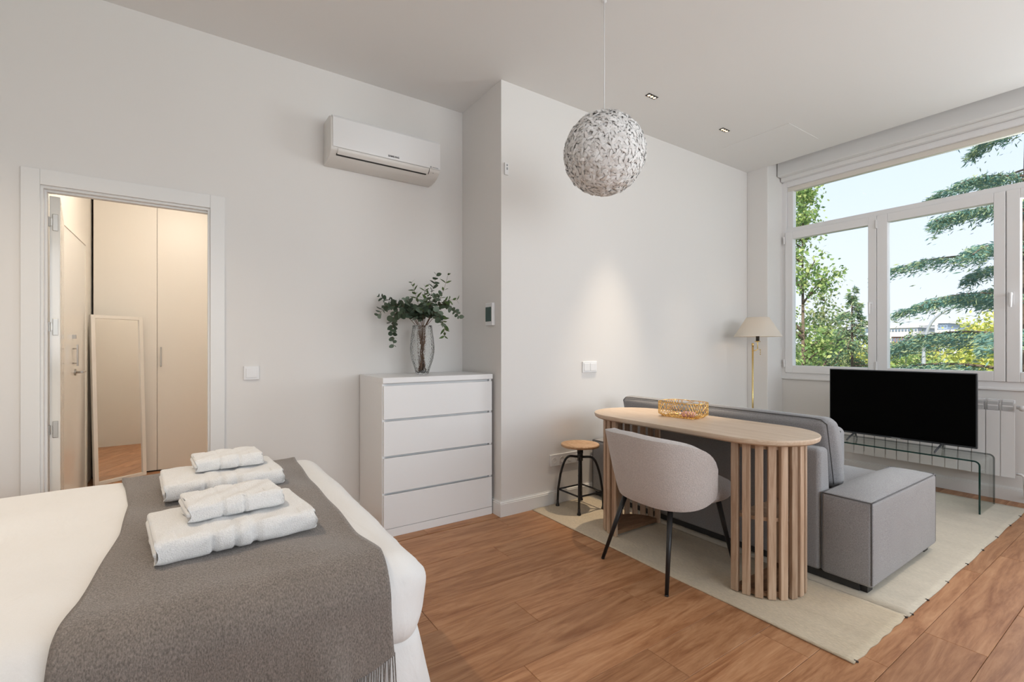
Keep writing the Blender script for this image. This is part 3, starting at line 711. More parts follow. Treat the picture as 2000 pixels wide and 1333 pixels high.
# ------------------------------------------------------------------ switches, sockets, panel
def plate(name, loc, w_, h_, label, cat, n=1, kind='rocker', face='y'):
    t = thing(name, loc, 0 if face == 'y' else -PI / 2, label, cat)
    MB().box(-w_ / 2, w_ / 2, -.010, 0, -h_ / 2, h_ / 2).build('plate', 'plastic', t, bev=.003, seg=3)
    for k in range(n):
        cx = -w_ / 2 + w_ * (k + .5) / n; 
        if kind == 'rocker':
            rw = (w_ - .024) / n - .003; MB().box(cx * .87 - rw / 2, cx * .87 + rw / 2, -.014, -.009, -h_ / 2 + .014, h_ / 2 - .014).build('rocker', 'plastic', t, bev=.0015)
        else:
            s = MB(); s.lathe([(.0215, 0), (.0215, .0125), (.0195, .0125), (.0195, .002), (0, .002)], 24); sk = s.build('socket_well', 'plastic2', t, True)
            sk.data.transform(Matrix.Rotation(PI / 2, 4, 'X')); sk.location = (cx, 0, 0)
            for q in (-1, 1):
                hh = MB(); hh.tube([(cx + q * .0095, -.0035, 0), (cx + q * .0095, -.0015, 0)], .003, 8); hh.build('contact_hole', 'slot', t)
    return t
plate('light_switch', (.305, YL, 1.03), .086, .086, 'single white light switch on the wall beside the doorway', 'switch')
plate('light_switch', (2.637, YS, 1.033), .155, .088, 'double white light switch on the wall behind the sofa', 'switch', 2)
plate('socket_strip', (2.385, YS, .332), .312, .088, 'white four-gang power socket strip behind the stool', 'socket', 4, 'socket')
ic = thing('wall_thermostat', (XR, 2.915, 1.43), 0, 'white wall controller with dark green screen above the chest corner', 'thermostat')
MB().box(-.024, 0, -.047, .047, -.082, .082).build('case', 'plastic', ic, bev=.004, seg=3)
MB().box(-.026, -.0235, -.034, .042, -.052, .052).build('screen', plain('lcd', (.030, .075, .065), .25), ic)
sb = thing('wall_bracket', (1.838, YS, 2.45), 0, 'tiny white plastic bracket high on the wall near the corner', 'bracket')
MB().box(-.017, .014, -.012, 0, -.04, .045).build('case', 'plastic', sb, bev=.003); MB().box(-.004, .006, -.0135, -.011, -.005, .012).build('clip', 'grey', sb); MB().box(-.004, .006, -.0135, -.011, .022, .034).build('clip', 'grey', sb)

# ------------------------------------------------------------------ pendant lamp
PX, PY, PZ, PR = 1.854, 1.84, 2.243, .225
pe = thing('feather_pendant_lamp', (PX, PY, PZ), 0, 'round white feather pendant lamp hanging from a thin cord', 'pendant lamp')
MB().tube([(0, 0, PR - .02), (0.001, 0, .5), (0, 0, CZ - PZ - .004)], .0028, 8).build('cord', 'plastic', pe, True)
MB().lathe([(0, CZ - PZ - .006), (.012, CZ - PZ - .005), (.014, CZ - PZ)], 16).build('ceiling_rose', 'plastic', pe, True)
m = MB(); m.lathe([(max(.001, (PR - .025) * math.sin(a)), -(PR - .025) * math.cos(a)) for a in np.linspace(0.02, PI - .02, 18)], 28); m.build('inner_globe', 'shade', pe, True)
NF = 8000; Vf = []; Ff = []
for i in range(NF):
    zc = 1 - 2 * (i + .5) / NF; ph = i * PI * (3 - math.sqrt(5)); rr = math.sqrt(1 - zc * zc)
    n = Vector((rr * math.cos(ph), rr * math.sin(ph), zc))
    tdir = Vector((random.uniform(-1, 1), random.uniform(-1, 1), random.uniform(-1.3, .7))); tdir = (tdir - n * tdir.dot(n)).normalized()
    L = random.uniform(.034, .062); W = random.uniform(.005, .0105); lift = random.uniform(.25, 1.25)
    p0 = n * (PR - .028); d1_ = (tdir + n * lift).normalized(); p1 = p0 + d1_ * L * .55; d2_ = (tdir * 1.0 + n * (lift * .1 - .25)).normalized(); p2 = p1 + d2_ * L * .45
    b = n.cross(tdir).normalized(); q = len(Vf)
    Vf += [p0 - b * W * .4, p0 + b * W * .4, p1 + b * W, p1 - b * W, p2 + b * W * .55, p2 - b * W * .55]; Ff += [(q, q + 1, q + 2, q + 3), (q + 3, q + 2, q + 4, q + 5)]
tag(big_mesh('feathers', [tuple(v) for v in Vf], Ff, 'feather', pe, False), kind='stuff')

# ------------------------------------------------------------------ rugs
def rug(name, x0, x1, y0, y1, z0, mat, label, knots):
    t = thing(name, ((x0 + x1) / 2, (y0 + y1) / 2, z0), 0, label, 'rug')
    a, b = (x1 - x0) / 2, (y1 - y0) / 2; nx, ny = 40, 60; V = []; F = []
    for i in range(nx + 1):
        for j in range(ny + 1):
            u, v = -1 + 2 * i / nx, -1 + 2 * j / ny
            x = a * u + .0015 * math.sin(v * 9) * (1 if i in (0, nx) else 0); y = b * v + .002 * math.sin(u * 14 + 1) * (1 if j in (0, ny) else 0)
            V.append((x, y, .006 + .0012 * math.sin(u * 13 + v * 5)))
    for i in range(nx):
        for j in range(ny): q = i * (ny + 1) + j; F.append((q, q + ny + 1, q + ny + 2, q + 1))
    o = big_mesh('rug_cloth', V, F, mat, t, True); md = o.modifiers.new('thick', 'SOLIDIFY'); md.thickness = .006; md.offset = -1
    for k in knots:
        m = MB(); m.tube([(k - (x0 + x1) / 2, -b + .006, .004), (k - (x0 + x1) / 2 + .006, -b - .006, .004)], [.005, .003], 6); m.build('tassel', 'knot', t)
    return t
rug('area_rug', 2.052, 2.606, .742, 2.765, 0.0005, 'rug', 'beige flat-woven rug under the slatted desk', [2.07, 2.59])
rug('area_rug', 2.610, 5.05, .735, 2.765, 0.0008, 'rug2', 'pale flat-woven rug under the sofa and the glass table', [2.64, 2.85, 3.15, 3.5, 3.82, 4.15, 4.5, 4.8])

# ------------------------------------------------------------------ sofa
SX0, SX1, SY0, SY1 = 2.655, 3.585, .885, 2.768; SZ = .0085
so_ = thing('sofa', ((SX0 + SX1) / 2, (SY0 + SY1) / 2, SZ), 0, 'light grey linen two-seat sofa with chunky box arms facing the television', 'sofa')
ox, oy = (SX0 + SX1) / 2, (SY0 + SY1) / 2
def sp(name, x0, x1, y0, y1, z0, z1, mat='sofa', par=None, **k): return rbox(name, mat, par or so_, x0 - ox, x1 - ox, y0 - oy, y1 - oy, z0 - SZ, z1 - SZ, **k)
def edge_pipe(par, pts): MB().tube([Vector((x - ox, y - oy, z - SZ)) for x, y, z in pts], .0030, 6).build('piping', 'pipe', par, True)
AW = .222
for (ya, yb) in ((SY0, SY0 + AW), (SY1 - AW, SY1)):
    a = sp('arm', SX0, SX1, ya, yb, .045, .452, r=.018, mid=8, bulge=(.012, .006, .05))
    n = 18
    for ys in (ya + .004, yb - .004):
        edge_pipe(a, [(SX0 + .004 + (SX1 - SX0 - .008) * t, ys, .450) for t in np.linspace(0, 1, n)])
        edge_pipe(a, [(SX0 + .003, ys, .06 + .39 * t) for t in (0, .5, 1)]); edge_pipe(a, [(SX1 - .003, ys, .06 + .39 * t) for t in (0, .5, 1)])
    edge_pipe(a, [(SX0 + .003, ya + .006 + (AW - .012) * t, .450) for t in (0, .5, 1)]); edge_pipe(a, [(SX1 - .003, ya + .006 + (AW - .012) * t, .450) for t in (0, .5, 1)])
def backwarp(p):
    p = p.copy(); z = p.z + SZ; p.x += max(0, .68 - z) * .0 + (.06 * (1 - (z - .05) / .62) if p.x + ox > SX0 + .06 else 0); return p
sp('back_frame', SX0, SX0 + .10, SY0 + AW + .004, SY1 - AW - .004, .045, .668, r=.022, mid=8, warp=backwarp)
sp('seat_base', SX0 + .12, SX1 - .02, SY0 + AW + .004, SY1 - AW - .004, .045, .25, r=.015, mid=4)
yc = (SY0 + SY1) / 2
for ya, yb in ((SY0 + AW + .006, yc - .003), (yc + .003, SY1 - AW - .006)):
    sp('seat_cushion', SX0 + .14, SX1 - .005, ya, yb, .252, .415, r=.035, mid=8, bulge=(0, 0, .02))
def cushwarp(p):
    p = p.copy(); z = p.z + SZ; p.x += -.10 * (z - .42) / .40; return p
for ya, yb in ((SY0 + AW + .006, SY1 - AW + .03),):
    c = sp('back_cushion', SX0 + .21, SX0 + .34, ya, yb, .42, .812, r=.05, mid=9, bulge=(.035, .010, .006), warp=cushwarp)
    def cp(y, z, xo): return (SX0 + xo - .10 * (z - .42) / .40, y, z)
    edge_pipe(c, [cp(ya + .018, z, .222) for z in np.linspace(.45, .78, 9)] + [cp(ya + .045, .803, .222)] + [cp(y, .806, .225) for y in np.linspace(ya + .10, yb - .10, 12)] + [cp(yb - .045, .803, .222)] + [cp(yb - .018, z, .222) for z in np.linspace(.78, .45, 9)])
    edge_pipe(c, [cp(ya + .018, z, .33) for z in np.linspace(.45, .78, 9)] + [cp(ya + .045, .803, .33)] + [cp(y, .806, .325) for y in np.linspace(ya + .10, yb - .10, 12)] + [cp(yb - .045, .803, .33)] + [cp(yb - .018, z, .33) for z in np.linspace(.78, .45, 9)])
for xx in (SX0 + .06, SX1 - .06):
    for yy in (SY0 + .06, SY1 - .06): MB().box(xx - .03 - ox, xx + .03 - ox, yy - .03 - oy, yy + .03 - oy, 0, .035).build('foot', 'black', so_)
MB().box(SX0 + .02 - ox, SX1 - .06 - ox, SY0 + .06 - oy, SY1 - .02 - oy, .001, .040).build('gap_shade_block', 'slot', so_)  # dark block standing in for the shadow gap and stopping light under the sofa
sc_ = thing('scatter_cushion', (3.2, 1.40, .445), math.radians(8), 'small grey piped cushion lying on the sofa seat', 'cushion')
c = rbox('cushion_body', 'sofa', sc_, -.10, .10, -.17, .17, 0, .26, r=.04, mid=7, bulge=(.03, 0, 0))
MB().tube([(0, -.165, .02), (0, -.165, .24), (0, 0, .257), (0, .165, .24), (0, .165, .02)], .005, 6).build('piping', 'pipe', c, True)

# ------------------------------------------------------------------ desk
TX, TY, TZ = 2.393, 1.685, .765; hl, hr_ = .668, .274
dk = thing('oval_desk', (TX, TY, .0085), 0, 'oval oak desk on two half-round slatted pedestals behind the sofa', 'desk')
zo = .0085
ring = []
for a in np.linspace(0, PI, 28): ring.append((hr_ * math.cos(a), hl - hr_ + hr_ * math.sin(a)))
for a in np.linspace(PI, 2 * PI, 28): ring.append((hr_ * math.cos(a), -(hl - hr_) + hr_ * math.sin(a)))
m = MB(); n = len(ring); lev = [(.94, TZ - .030), (.985, TZ - .022), (1.0, TZ - .010), (1.0, TZ - .004), (.993, TZ)]
def shr(p, k):
    cy = max(-(hl - hr_), min(hl - hr_, p[1])); return (p[0] * k, cy + (p[1] - cy) * k)
for k, z in lev: m.v += [(*shr(p, k), z - zo) for p in ring]
m.f += [tuple(range(n))[::-1], tuple(range((len(lev) - 1) * n, len(lev) * n))]
for i in range(len(lev) - 1): m.f += [(i * n + k, i * n + (k + 1) % n, (i + 1) * n + (k + 1) % n, (i + 1) * n + k) for k in range(n)]
autosmooth(m.build('table_top', 'oak', dk), .6)
slat_me = MB().box(-.0175, .0175, -.010, .010, 0, TZ - .030 - zo).mesh('slat'); slat_me.materials.append(M['slat'])
bm = bmesh.new(); bm.from_mesh(slat_me); bmesh.ops.bevel(bm, geom=bm.edges[:], offset=.002, segments=1, affect='EDGES'); bm.to_mesh(slat_me); bm.free()
PRD = .205
for sgn, ycen in ((-1, -.395), (1, .395)):
    for k in range(13):
        a = PI * (k + .0) / 12; px, py = PRD * math.cos(a), ycen + sgn * PRD * math.sin(a)
        o = bpy.data.objects.new('slat', slat_me); COL.objects.link(o); o.parent = dk; o.location = (px, py, 0); o.rotation_euler = (0, 0, math.atan2(sgn * math.sin(a), math.cos(a)) - PI / 2)
    half = [( (PRD - .011) * math.cos(a), ycen + sgn * (PRD - .011) * math.sin(a)) for a in np.linspace(0, PI, 20)]
    for nm, z0, z1 in (('base_plate', .004, .03), ('shelf_rib', .36, .378), ('top_plate', TZ - .058 - zo, TZ - .032 - zo)):
        pr = half if sgn > 0 else half[::-1]
        MB().prism(pr, z0, z1, 'z').build(nm, 'darkoak' if nm == 'base_plate' else 'slat', dk)

# ------------------------------------------------------------------ wire basket
WX, WYB, WZ = 2.485, 1.80, TZ
bk = thing('wire_basket', (WX, WYB, WZ), math.radians(8), 'gold wire basket with woven lattice sides on the oval desk', 'basket')
def rr(t, a, b, e=4.0):
    c, s = math.cos(t), math.sin(t); return (a * math.copysign(abs(c) ** (2 / e), c), b * math.copysign(abs(s) ** (2 / e), s))
def bpt(t, h):
    k = .80 + .20 * min(1, h / .05) ** .6; x, y = rr(t, .098 * k, .135 * k); return (x, y, .004 + h * .088)
m = MB(); NW = 34
for sg in (-1, 1):
    for k in range(NW):
        t0 = 2 * PI * k / NW; m.tube([bpt(t0 + sg * h * .42, h * 1.0) for h in np.linspace(0, 1, 7)], .0016, 5, cap=False)
m.build('wire_lattice', 'gold', bk, True)
for nm, h in (('rim', 1.0), ('bottom_ring', .0)):
    MB().tube([bpt(t, h) for t in np.linspace(0, 2 * PI, 49)], .0024, 6).build(nm, 'gold', bk, True)
m = MB()
for k in range(-4, 5): m.tube([(k * .019, -.105, .004), (k * .019, .105, .004)], .0016, 5)
for k in range(-5, 6): m.tube([(-.078, k * .02, .004), (.078, k * .02, .004)], .0016, 5)
m.build('bottom_grid', 'gold', bk, True)
pk = thing('snack_packet', (WX - .01, WYB - .045, WZ + .0065), math.radians(25), 'small pink packet lying inside the gold wire basket', 'packet')
rbox('packet_body', plain('pink_paper', (.75, .38, .36), .5, var=.25, bumpscale=30), pk, -.028, .028, -.04, .04, 0, .028, r=.012, mid=4, bulge=(0, 0, .004))
MB().box(-.024, .024, .038, .05, .012, .015).build('packet_seal', 'plastic', pk); MB().box(-.024, .024, -.05, -.038, .012, .015).build('packet_seal', 'plastic', pk)

# ------------------------------------------------------------------ chair (faces +x towards the desk)
CHX, CHY, CHR = 2.165, 1.655, math.radians(-4.5)
ch = thing('dining_chair', (CHX, CHY, 0), CHR, 'beige upholstered tub chair with slim black legs pulled up to the desk', 'chair')
V = []; F = []; nt_, nz_ = 40, 12
for i in range(nt_ + 1):
    u = -1 + 2 * i / nt_; th_ = u * math.radians(97); au = abs(u)
    zbot = .385 + .05 * au ** 6; ztop = zbot + .01 + (.735 - zbot - .02 * au) * (1 - min(.9995, au) ** 4.2) ** (1 / 2.6)
    for j in range(nz_ + 1):
        v = j / nz_; z = zbot + (ztop - zbot) * v
        k = .80 + .20 * ((z - .385) / .36) ** .75 if z > .385 else .80
        ra, rb = .295 * k, (.262 * k + .035 * (z - .385) / .36)
        # superellipse plan, open side towards +x
        c, s = math.cos(th_), math.sin(th_); e = 2.7
        d = (abs(c / rb) ** e + abs(s / ra) ** e) ** (-1 / e)
        V.append((-d * c, d * s, z))
for i in range(nt_):
    for j in range(nz_): q = i * (nz_ + 1) + j; F.append((q, q + 1, q + nz_ + 2, q + nz_ + 1))
o = big_mesh('backrest', V, F, 'boucle', ch, True)
md = o.modifiers.new('thick', 'SOLIDIFY'); md.thickness = .05; md.offset = 0
md = o.modifiers.new('bevel', 'BEVEL'); md.width = .02; md.segments = 3; md.limit_method = 'ANGLE'; md.angle_limit = 1.0
def seatwarp(p):
    p = p.copy(); d = math.hypot(p.x / .27, p.y / .25); return p
me = bpy.data.meshes.new('seat'); m = MB()
sl = [(.70, .392), (.93, .398), (1.0, .42), (1.0, .445), (.97, .462), (.88, .474), (.6, .482), (.25, .484)]
nn = 40
for k, z in sl:
    for q in range(nn):
        a = 2 * PI * q / nn; e = 2.6; c, s = math.cos(a), math.sin(a); d = (abs(c / .262) ** e + abs(s / .262) ** e) ** (-1 / e); m.v.append((.065 + d * c * k, d * s * k, z))
m.f = [tuple(range(nn))[::-1], tuple(range((len(sl) - 1) * nn, len(sl) * nn))] + [(i * nn + k, i * nn + (k + 1) % nn, (i + 1) * nn + (k + 1) % nn, (i + 1) * nn + k) for i in range(len(sl) - 1) for k in range(nn)]
m.build('seat', 'boucle', ch, True)
MB().box(-.17, .20, -.15, .15, .372, .394).build('seat_frame', 'black', ch, bev=.005)
for (tx, ty, bx_, by_, dz) in ((-.165, .155, -.272, .232, 0), (-.165, -.155, -.272, -.228, 0), (.20, .15, .262, .235, .0085), (.20, -.15, .285, -.19, .0085)):
    m = MB(); m.tube([(tx, ty, .385), (bx_, by_, dz + .006)], [.0145, .0095], 12); m.tube([(bx_, by_, dz), (bx_, by_, dz + .008)], .0095, 10); m.build('leg', 'black', ch, True)

# ------------------------------------------------------------------ stool
STX, STY = 2.372, 2.60; sz0 = .0085
st = thing('round_stool', (STX, STY, sz0), 0, 'black metal stool with round wooden seat beside the socket strip', 'stool')
o = MB().lathe([(0, .448), (.12, .448), (.138, .452), (.142, .462), (.139, .470), (.13, .472), (.06, .467), (0, .466)], 40).build('seat', 'stoolw', st, True)
m = MB(); m.tube([(0, 0, .445), (0, 0, .40)], .022, 14); m.tube([(0, 0, .41), (0, 0, .345)], .020, 14); m.tube([(0, 0, .35), (0, 0, .12)], .0125, 12); m.tube([(-.02, 0, .235), (.0, 0, .235)], .004, 8); m.build('screw_post', 'black', st, True)
lp = .118
for sx, sy in ((-1, -1), (1, -1), (1, 1), (-1, 1)):
    u = Vector((sx, sy, 0)) / math.sqrt(2); b_ = lp * math.sqrt(2)
    pts = [u * .012 + Vector((0, 0, .372))] + bez(u * .06 + Vector((0, 0, .375)), u * .10 + Vector((0, 0, .378)), u * .118 + Vector((0, 0, .35)), u * (b_ - .022) + Vector((0, 0, .24)), 8) + [u * (b_ - .004) + Vector((0, 0, .125)), u * b_ + Vector((0, 0, .02))]
    m = MB(); m.tube(pts, .0088, 10); l_ = m.build('leg', 'black', st, True)
    MB().lathe([(.009, .045), (.010, .02), (.0145, .004), (.0145, .0)], 12, (u.x * b_, u.y * b_), cap=True).build('foot', 'black', l_, True)
cs = [Vector((sx * (lp - .003), sy * (lp - .003), .125)) for sx, sy in ((-1, -1), (1, -1), (1, 1), (-1, 1))]
for i in range(4): MB().tube([cs[i], cs[(i + 1) % 4]], .0065, 8).build('stretcher', 'black', st, True)

# ------------------------------------------------------------------ floor lamp
LX, LY = 4.545, 2.498
lm = thing('floor_lamp', (LX, LY, .0085), 0, 'brass floor lamp with cream cone shade in the corner by the window', 'floor lamp')
MB().lathe([(0, .028), (.03, .026), (.11, .018), (.125, .010), (.125, 0), (0, 0)], 32).build('base', 'brass', lm, True)
MB().tube([(0, 0, .02), (0, 0, 1.205)], .0085, 12).build('pole', 'brass', lm, True); MB().lathe([(0, 1.225), (.011, 1.22), (.011, 1.20), (.009, 1.195)], 12).build('pole_cap', 'brass', lm, True)
sv = side * .048
m = MB(); m.tube([Vector((0, 0, 1.15)) + sv * .0, Vector((0, 0, 1.15)) + sv * .6, Vector((0, 0, 1.165)) + sv, Vector((0, 0, 1.24)) + sv, Vector((0, 0, 1.28)) + sv], .005, 8); m.lathe([(.0, 1.232), (.026, 1.236), (.026, 1.241), (.008, 1.246)], 16, (sv.x, sv.y)); m.build('arm', 'brass', lm, True)
MB().tube([Vector((0, 0, 1.245)) + sv, Vector((0, 0, 1.30)) + sv], .016, 12).build('bulb_holder', 'slot', lm, True)
m = MB()
for k in range(3): m.lathe([(max(.0005, .006 * math.sin(a)), 1.155 - .02 * k - .006 * math.cos(a)) for a in np.linspace(0, PI, 6)], 8, (sv.x * 1.55, sv.y * 1.55))
m.tube([Vector((sv.x * 1.0, sv.y * 1.0, 1.165)), Vector((sv.x * 1.55, sv.y * 1.55, 1.16))], .0022, 6); m.build('switch_chain', 'brass', lm, True)
o = MB().lathe([(.215, 1.287), (.100, 1.475), (.098, 1.475), (.212, 1.287)], 40, (sv.x, sv.y)).build('shade', None, lm, True)
shm, nt, b = nmat('translucent_shade'); b.inputs['Base Color'].default_value = (.86, .83, .77, 1); b.inputs['Roughness'].default_value = .9
tr = nt.nodes.new('ShaderNodeBsdfTranslucent'); tr.inputs[0].default_value = (.86, .80, .70, 1); mx = nt.nodes.new('ShaderNodeMixShader'); mx.inputs[0].default_value = .35
nt.links.new(b.outputs[0], mx.inputs[1]); nt.links.new(tr.outputs[0], mx.inputs[2]); nt.links.new(mx.outputs[0], nt.nodes['Material Output'].inputs[0]); o.data.materials.append(shm)
m = MB(); m.lathe([(max(.001, .026 * math.sin(a)), 1.34 - .03 * math.cos(a)) for a in np.linspace(0, PI, 10)], 16, (sv.x, sv.y)); m.build('bulb', 'bulb', lm, True)
l = bpy.data.lights.new('lamp_bulb', 'POINT'); l.energy = .45; l.color = (1, .66, .36); l.shadow_soft_size = .03; lo = bpy.data.objects.new('lamp', l); COL.objects.link(lo); lo.parent = lm; lo.location = (sv.x, sv.y, 1.40)

# ------------------------------------------------------------------ glass table and television
GX0, GX1, GY0, GY1, GZ, gt = 4.60, 5.0, .895, 2.12, .385, .011
gz0 = .0085
gl = thing('glass_bench', ((GX0 + GX1) / 2, (GY0 + GY1) / 2, gz0), 0, 'bent clear glass bench carrying the television under the window', 'table')
ox, oy = (GX0 + GX1) / 2, (GY0 + GY1) / 2; rB = .035
def gprof(inset):
    p = [(GY0 + inset, 0)]; rr_ = rB - inset
    p += [(GY0 + rB - rr_ * math.cos(a), GZ - gz0 - rB + rr_ * math.sin(a)) for a in np.linspace(0, PI / 2, 8)]
    p += [(GY1 - rB + rr_ * math.sin(a), GZ - gz0 - rB + rr_ * math.cos(a)) for a in np.linspace(0, PI / 2, 8)]
    p += [(GY1 - inset, 0)]; return p
A_, B_ = gprof(0), gprof(gt)
m = MB()
for pr in (A_, B_):
    b0 = len(m.v)
    for y, z in pr: m.v += [(GX0 - ox, y - oy, z), (GX1 - ox, y - oy, z)]
    m.f += [(b0 + 2 * i, b0 + 2 * i + 1, b0 + 2 * i + 3, b0 + 2 * i + 2) for i in range(len(pr) - 1)]
autosmooth(m.build('glass_sheet', 'tglass', gl), .6)
for xx in (GX0, GX1):
    m = MB(); npf = len(A_)
    for (y, z), (y2, z2) in zip(A_, B_): m.v += [(xx - ox, y - oy, z), (xx - ox, y2 - oy, z2)]
    m.f = [(2 * i, 2 * i + 1, 2 * i + 3, 2 * i + 2) for i in range(npf - 1)]
    m.build('polished_edge', 'tedge', gl)
TVX, TVY0, TVY1, TVZ0, TVZ1 = 4.765, .945, 1.913, .442, .998
tv = thing('television', (TVX, (TVY0 + TVY1) / 2, GZ + .001), 0, 'flat black television standing on the glass bench', 'television')
oy2 = (TVY0 + TVY1) / 2; oz = GZ + .001; hw2 = (TVY1 - TVY0) / 2
MB().box(-.0, .022, -hw2, hw2, TVZ0 - oz, TVZ1 - oz).build('bezel', 'tvedge', tv, bev=.003)
MB().box(-.0012, .0, -hw2 + .008, hw2 - .008, TVZ0 - oz + .014, TVZ1 - oz - .008).build('screen', 'screen', tv)
MB().box(.022, .06, -hw2 * .7, hw2 * .7, TVZ0 - oz + .01, TVZ0 - oz + .33).build('rear_housing', 'tvedge', tv, bev=.01)
MB().box(-.002, .001, -.03, .03, TVZ0 - oz + .0035, TVZ0 - oz + .008).build('brand_strip', 'grey', tv)
for yy in (-.29, .29):
    m = MB()
    m.tube([(.012, yy, TVZ0 - oz + .01), (-.06, yy + .015, .03), (-.10, yy + .022, .006)], [.008, .007, .006], 8); m.tube([(.012, yy, TVZ0 - oz + .01), (.07, yy + .015, .03), (.11, yy + .022, .006)], [.008, .007, .006], 8); m.build('stand_leg', 'tvleg', tv, True)

# ------------------------------------------------------------------ radiator
ra = thing('radiator', (XW - .045, 0, .20), 0, 'white sectional aluminium radiator under the window', 'radiator')
ns = 14; y_end = .812; sw = .0805
rad_me = None
for k in range(ns):
    y0 = y_end + k * sw
    if rad_me is None:
        m = MB(); w2 = sw - .004
        m.box(-.085, -.078, 0, w2, 0, .505); m.box(-.078, -.03, .012, w2 - .012, .02, .56); m.box(-.085, -.08, .006, w2 - .006, .505, .585)
        m.prism([(-.080, .585), (-.085, .575), (-.03, .59), (-.03, .58)][::1], .004, w2 - .004, 'y') if False else None
        m.box(-.078, -.02, .006, w2 - .006, .56, .588)
        rad_me = m.mesh('section'); rad_me.materials.append(M['alu'])
        bm = bmesh.new(); bm.from_mesh(rad_me); bmesh.ops.bevel(bm, geom=bm.edges[:], offset=.0025, segments=2, affect='EDGES'); bm.to_mesh(rad_me); bm.free()
        grille = MB()
        for q in (0, 1): grille.box(-.0868, -.084, .010, w2 - .010, .512 + q * .036, .538 + q * .036)
        grille_me = grille.mesh('grille'); grille_me.materials.append(plain('grille_grey', (.50, .51, .52), .5))
    o = bpy.data.objects.new('section', rad_me); COL.objects.link(o); o.parent = ra; o.location = (0, y0, 0)
    g = bpy.data.objects.new('grille', grille_me); COL.objects.link(g); g.parent = o
m = MB(); m.tube([(-.05, y_end - .002, .03), (-.05, y_end - .03, .03), (-.05, y_end - .045, .015), (-.05, y_end - .05, -.13), (-.01, y_end - .05, -.15), (.044, y_end - .05, -.15)], .010, 10); m.build('pipe', 'alu', ra, True)
m = MB(); m.tube([(-.05, y_end - .003, .535), (-.05, y_end - .05, .535)], .014, 12); m.tube([(-.05, y_end - .045, .535), (-.12, y_end - .045, .535)], [.018, .022], 14); m.build('valve', 'alu', ra, True)
for zz in (.08, .48): MB().box(-.03, .045, y_end + 5 * sw, y_end + 5 * sw + .02, zz, zz + .02).build('wall_hanger', 'alu', ra); MB().box(-.03, .045, y_end + 11 * sw, y_end + 11 * sw + .02, zz, zz + .02).build('wall_hanger', 'alu', ra)

# ------------------------------------------------------------------ outside
GZ_ = -5.0
M['grass'] = plain('park_ground', (.10, .13, .05), .95, var=.3, bumpscale=.5)
struct(MB().box(6.5, 420, -260, 300, GZ_ - .5, GZ_).build('ground', 'grass'))
M['bark'] = plain('bark', (.13, .095, .07), .9, var=.3, bumpscale=12, bstr=.5)
M['leafA'] = leafmat('bright_leaf', [(.14, .25, .09), (.27, .40, .13), (.55, .60, .24)], .45)
M['leafB'] = leafmat('yellow_leaf', [(.28, .36, .09), (.55, .58, .14), (.80, .70, .18)], .45)
M['leafC'] = leafmat('olive_leaf', [(.11, .18, .09), (.21, .29, .13), (.40, .41, .20)], .4)
M['needle'] = leafmat('cedar_needle', [(.08, .19, .18), (.16, .29, .24), (.40, .46, .24)], .3)
M['needle2'] = leafmat('spruce_needle', [(.08, .17, .12), (.18, .29, .17), (.38, .42, .20)], .3)
def leaf_cloud(C, size, droop=0.0, elong=1.0, dirs=None):
    """quads around centres C (n,3); returns V,F"""
    n = len(C); C = np.asarray(C); a = rng.normal(size=(n, 3)); 
    if dirs is not None: a = dirs + .45 * a
    a[:, 2] -= droop; a /= np.linalg.norm(a, axis=1, keepdims=True)
    b = rng.normal(size=(n, 3)); b -= (b * a).sum(1, keepdims=True) * a; b /= np.linalg.norm(b, axis=1, keepdims=True)
    s = size * rng.uniform(.6, 1.3, size=(n, 1)); a = a * s * elong; b = b * s / (1.6 if elong < 1.5 else 2.2)
    V = np.empty((n, 4, 3)); V[:, 0] = C - a * .5; V[:, 1] = C + b * .5; V[:, 2] = C + a * .5; V[:, 3] = C - b * .5
    F = np.arange(n * 4).reshape(n, 4); return V.reshape(-1, 3), F
def broadleaf(loc, h, crown_r, crown_z0, nleaf, size, mat, label, cat='tree', group=None, nb=16, trunk_r=.12, name='broadleaf_tree'):
    t = thing(name, loc, 0, label, cat, group)
    MB().tube([(0, 0, 0), (.05, .03, h * .4), (0, .05, h * .92)], [trunk_r, trunk_r * .7, trunk_r * .15], 8).build('trunk', 'bark', t, True)
    cent = []; m = MB()
    for k in range(nb):
        f = rng.uniform(0, 1); z = crown_z0 + (h - crown_z0) * f; rad = crown_r * (math.sin(PI * (.18 + .80 * f)) ** .7) * rng.uniform(.45, 1.0); an = rng.uniform(0, 2 * PI)
        tipp = Vector((rad * math.cos(an), rad * math.sin(an), z)); st_ = Vector((0, .03, max(h * .15, z - rad * .9)))
        m.tube([st_, st_.lerp(tipp, .5) + Vector((0, 0, .06 * rad)), tipp], [trunk_r * .35, trunk_r * .2, .012], 5)
        cent.append((tipp, crown_r * rng.uniform(.28, .45))); cent.append((st_.lerp(tipp, .6), crown_r * .3))
    m.build('branches', 'bark', t, True)
    per = nleaf // len(cent); C = []
    for c, r_ in cent: C.append(np.array(c) + rng.normal(size=(per, 3)) * r_ * np.array([.55, .55, .5]))
    V, F = leaf_cloud(np.concatenate(C), size, .2)
    tag(big_mesh('foliage', V, F, mat, t), kind='stuff'); return t
def at(px, x):   # direction of the photograph's column px, to place outdoor things at distance x
    la = (px - 1000) / 920.2; dx = math.sin(YAW) + math.cos(YAW) * la; dy = math.cos(YAW) - math.sin(YAW) * la; return x * dy / dx
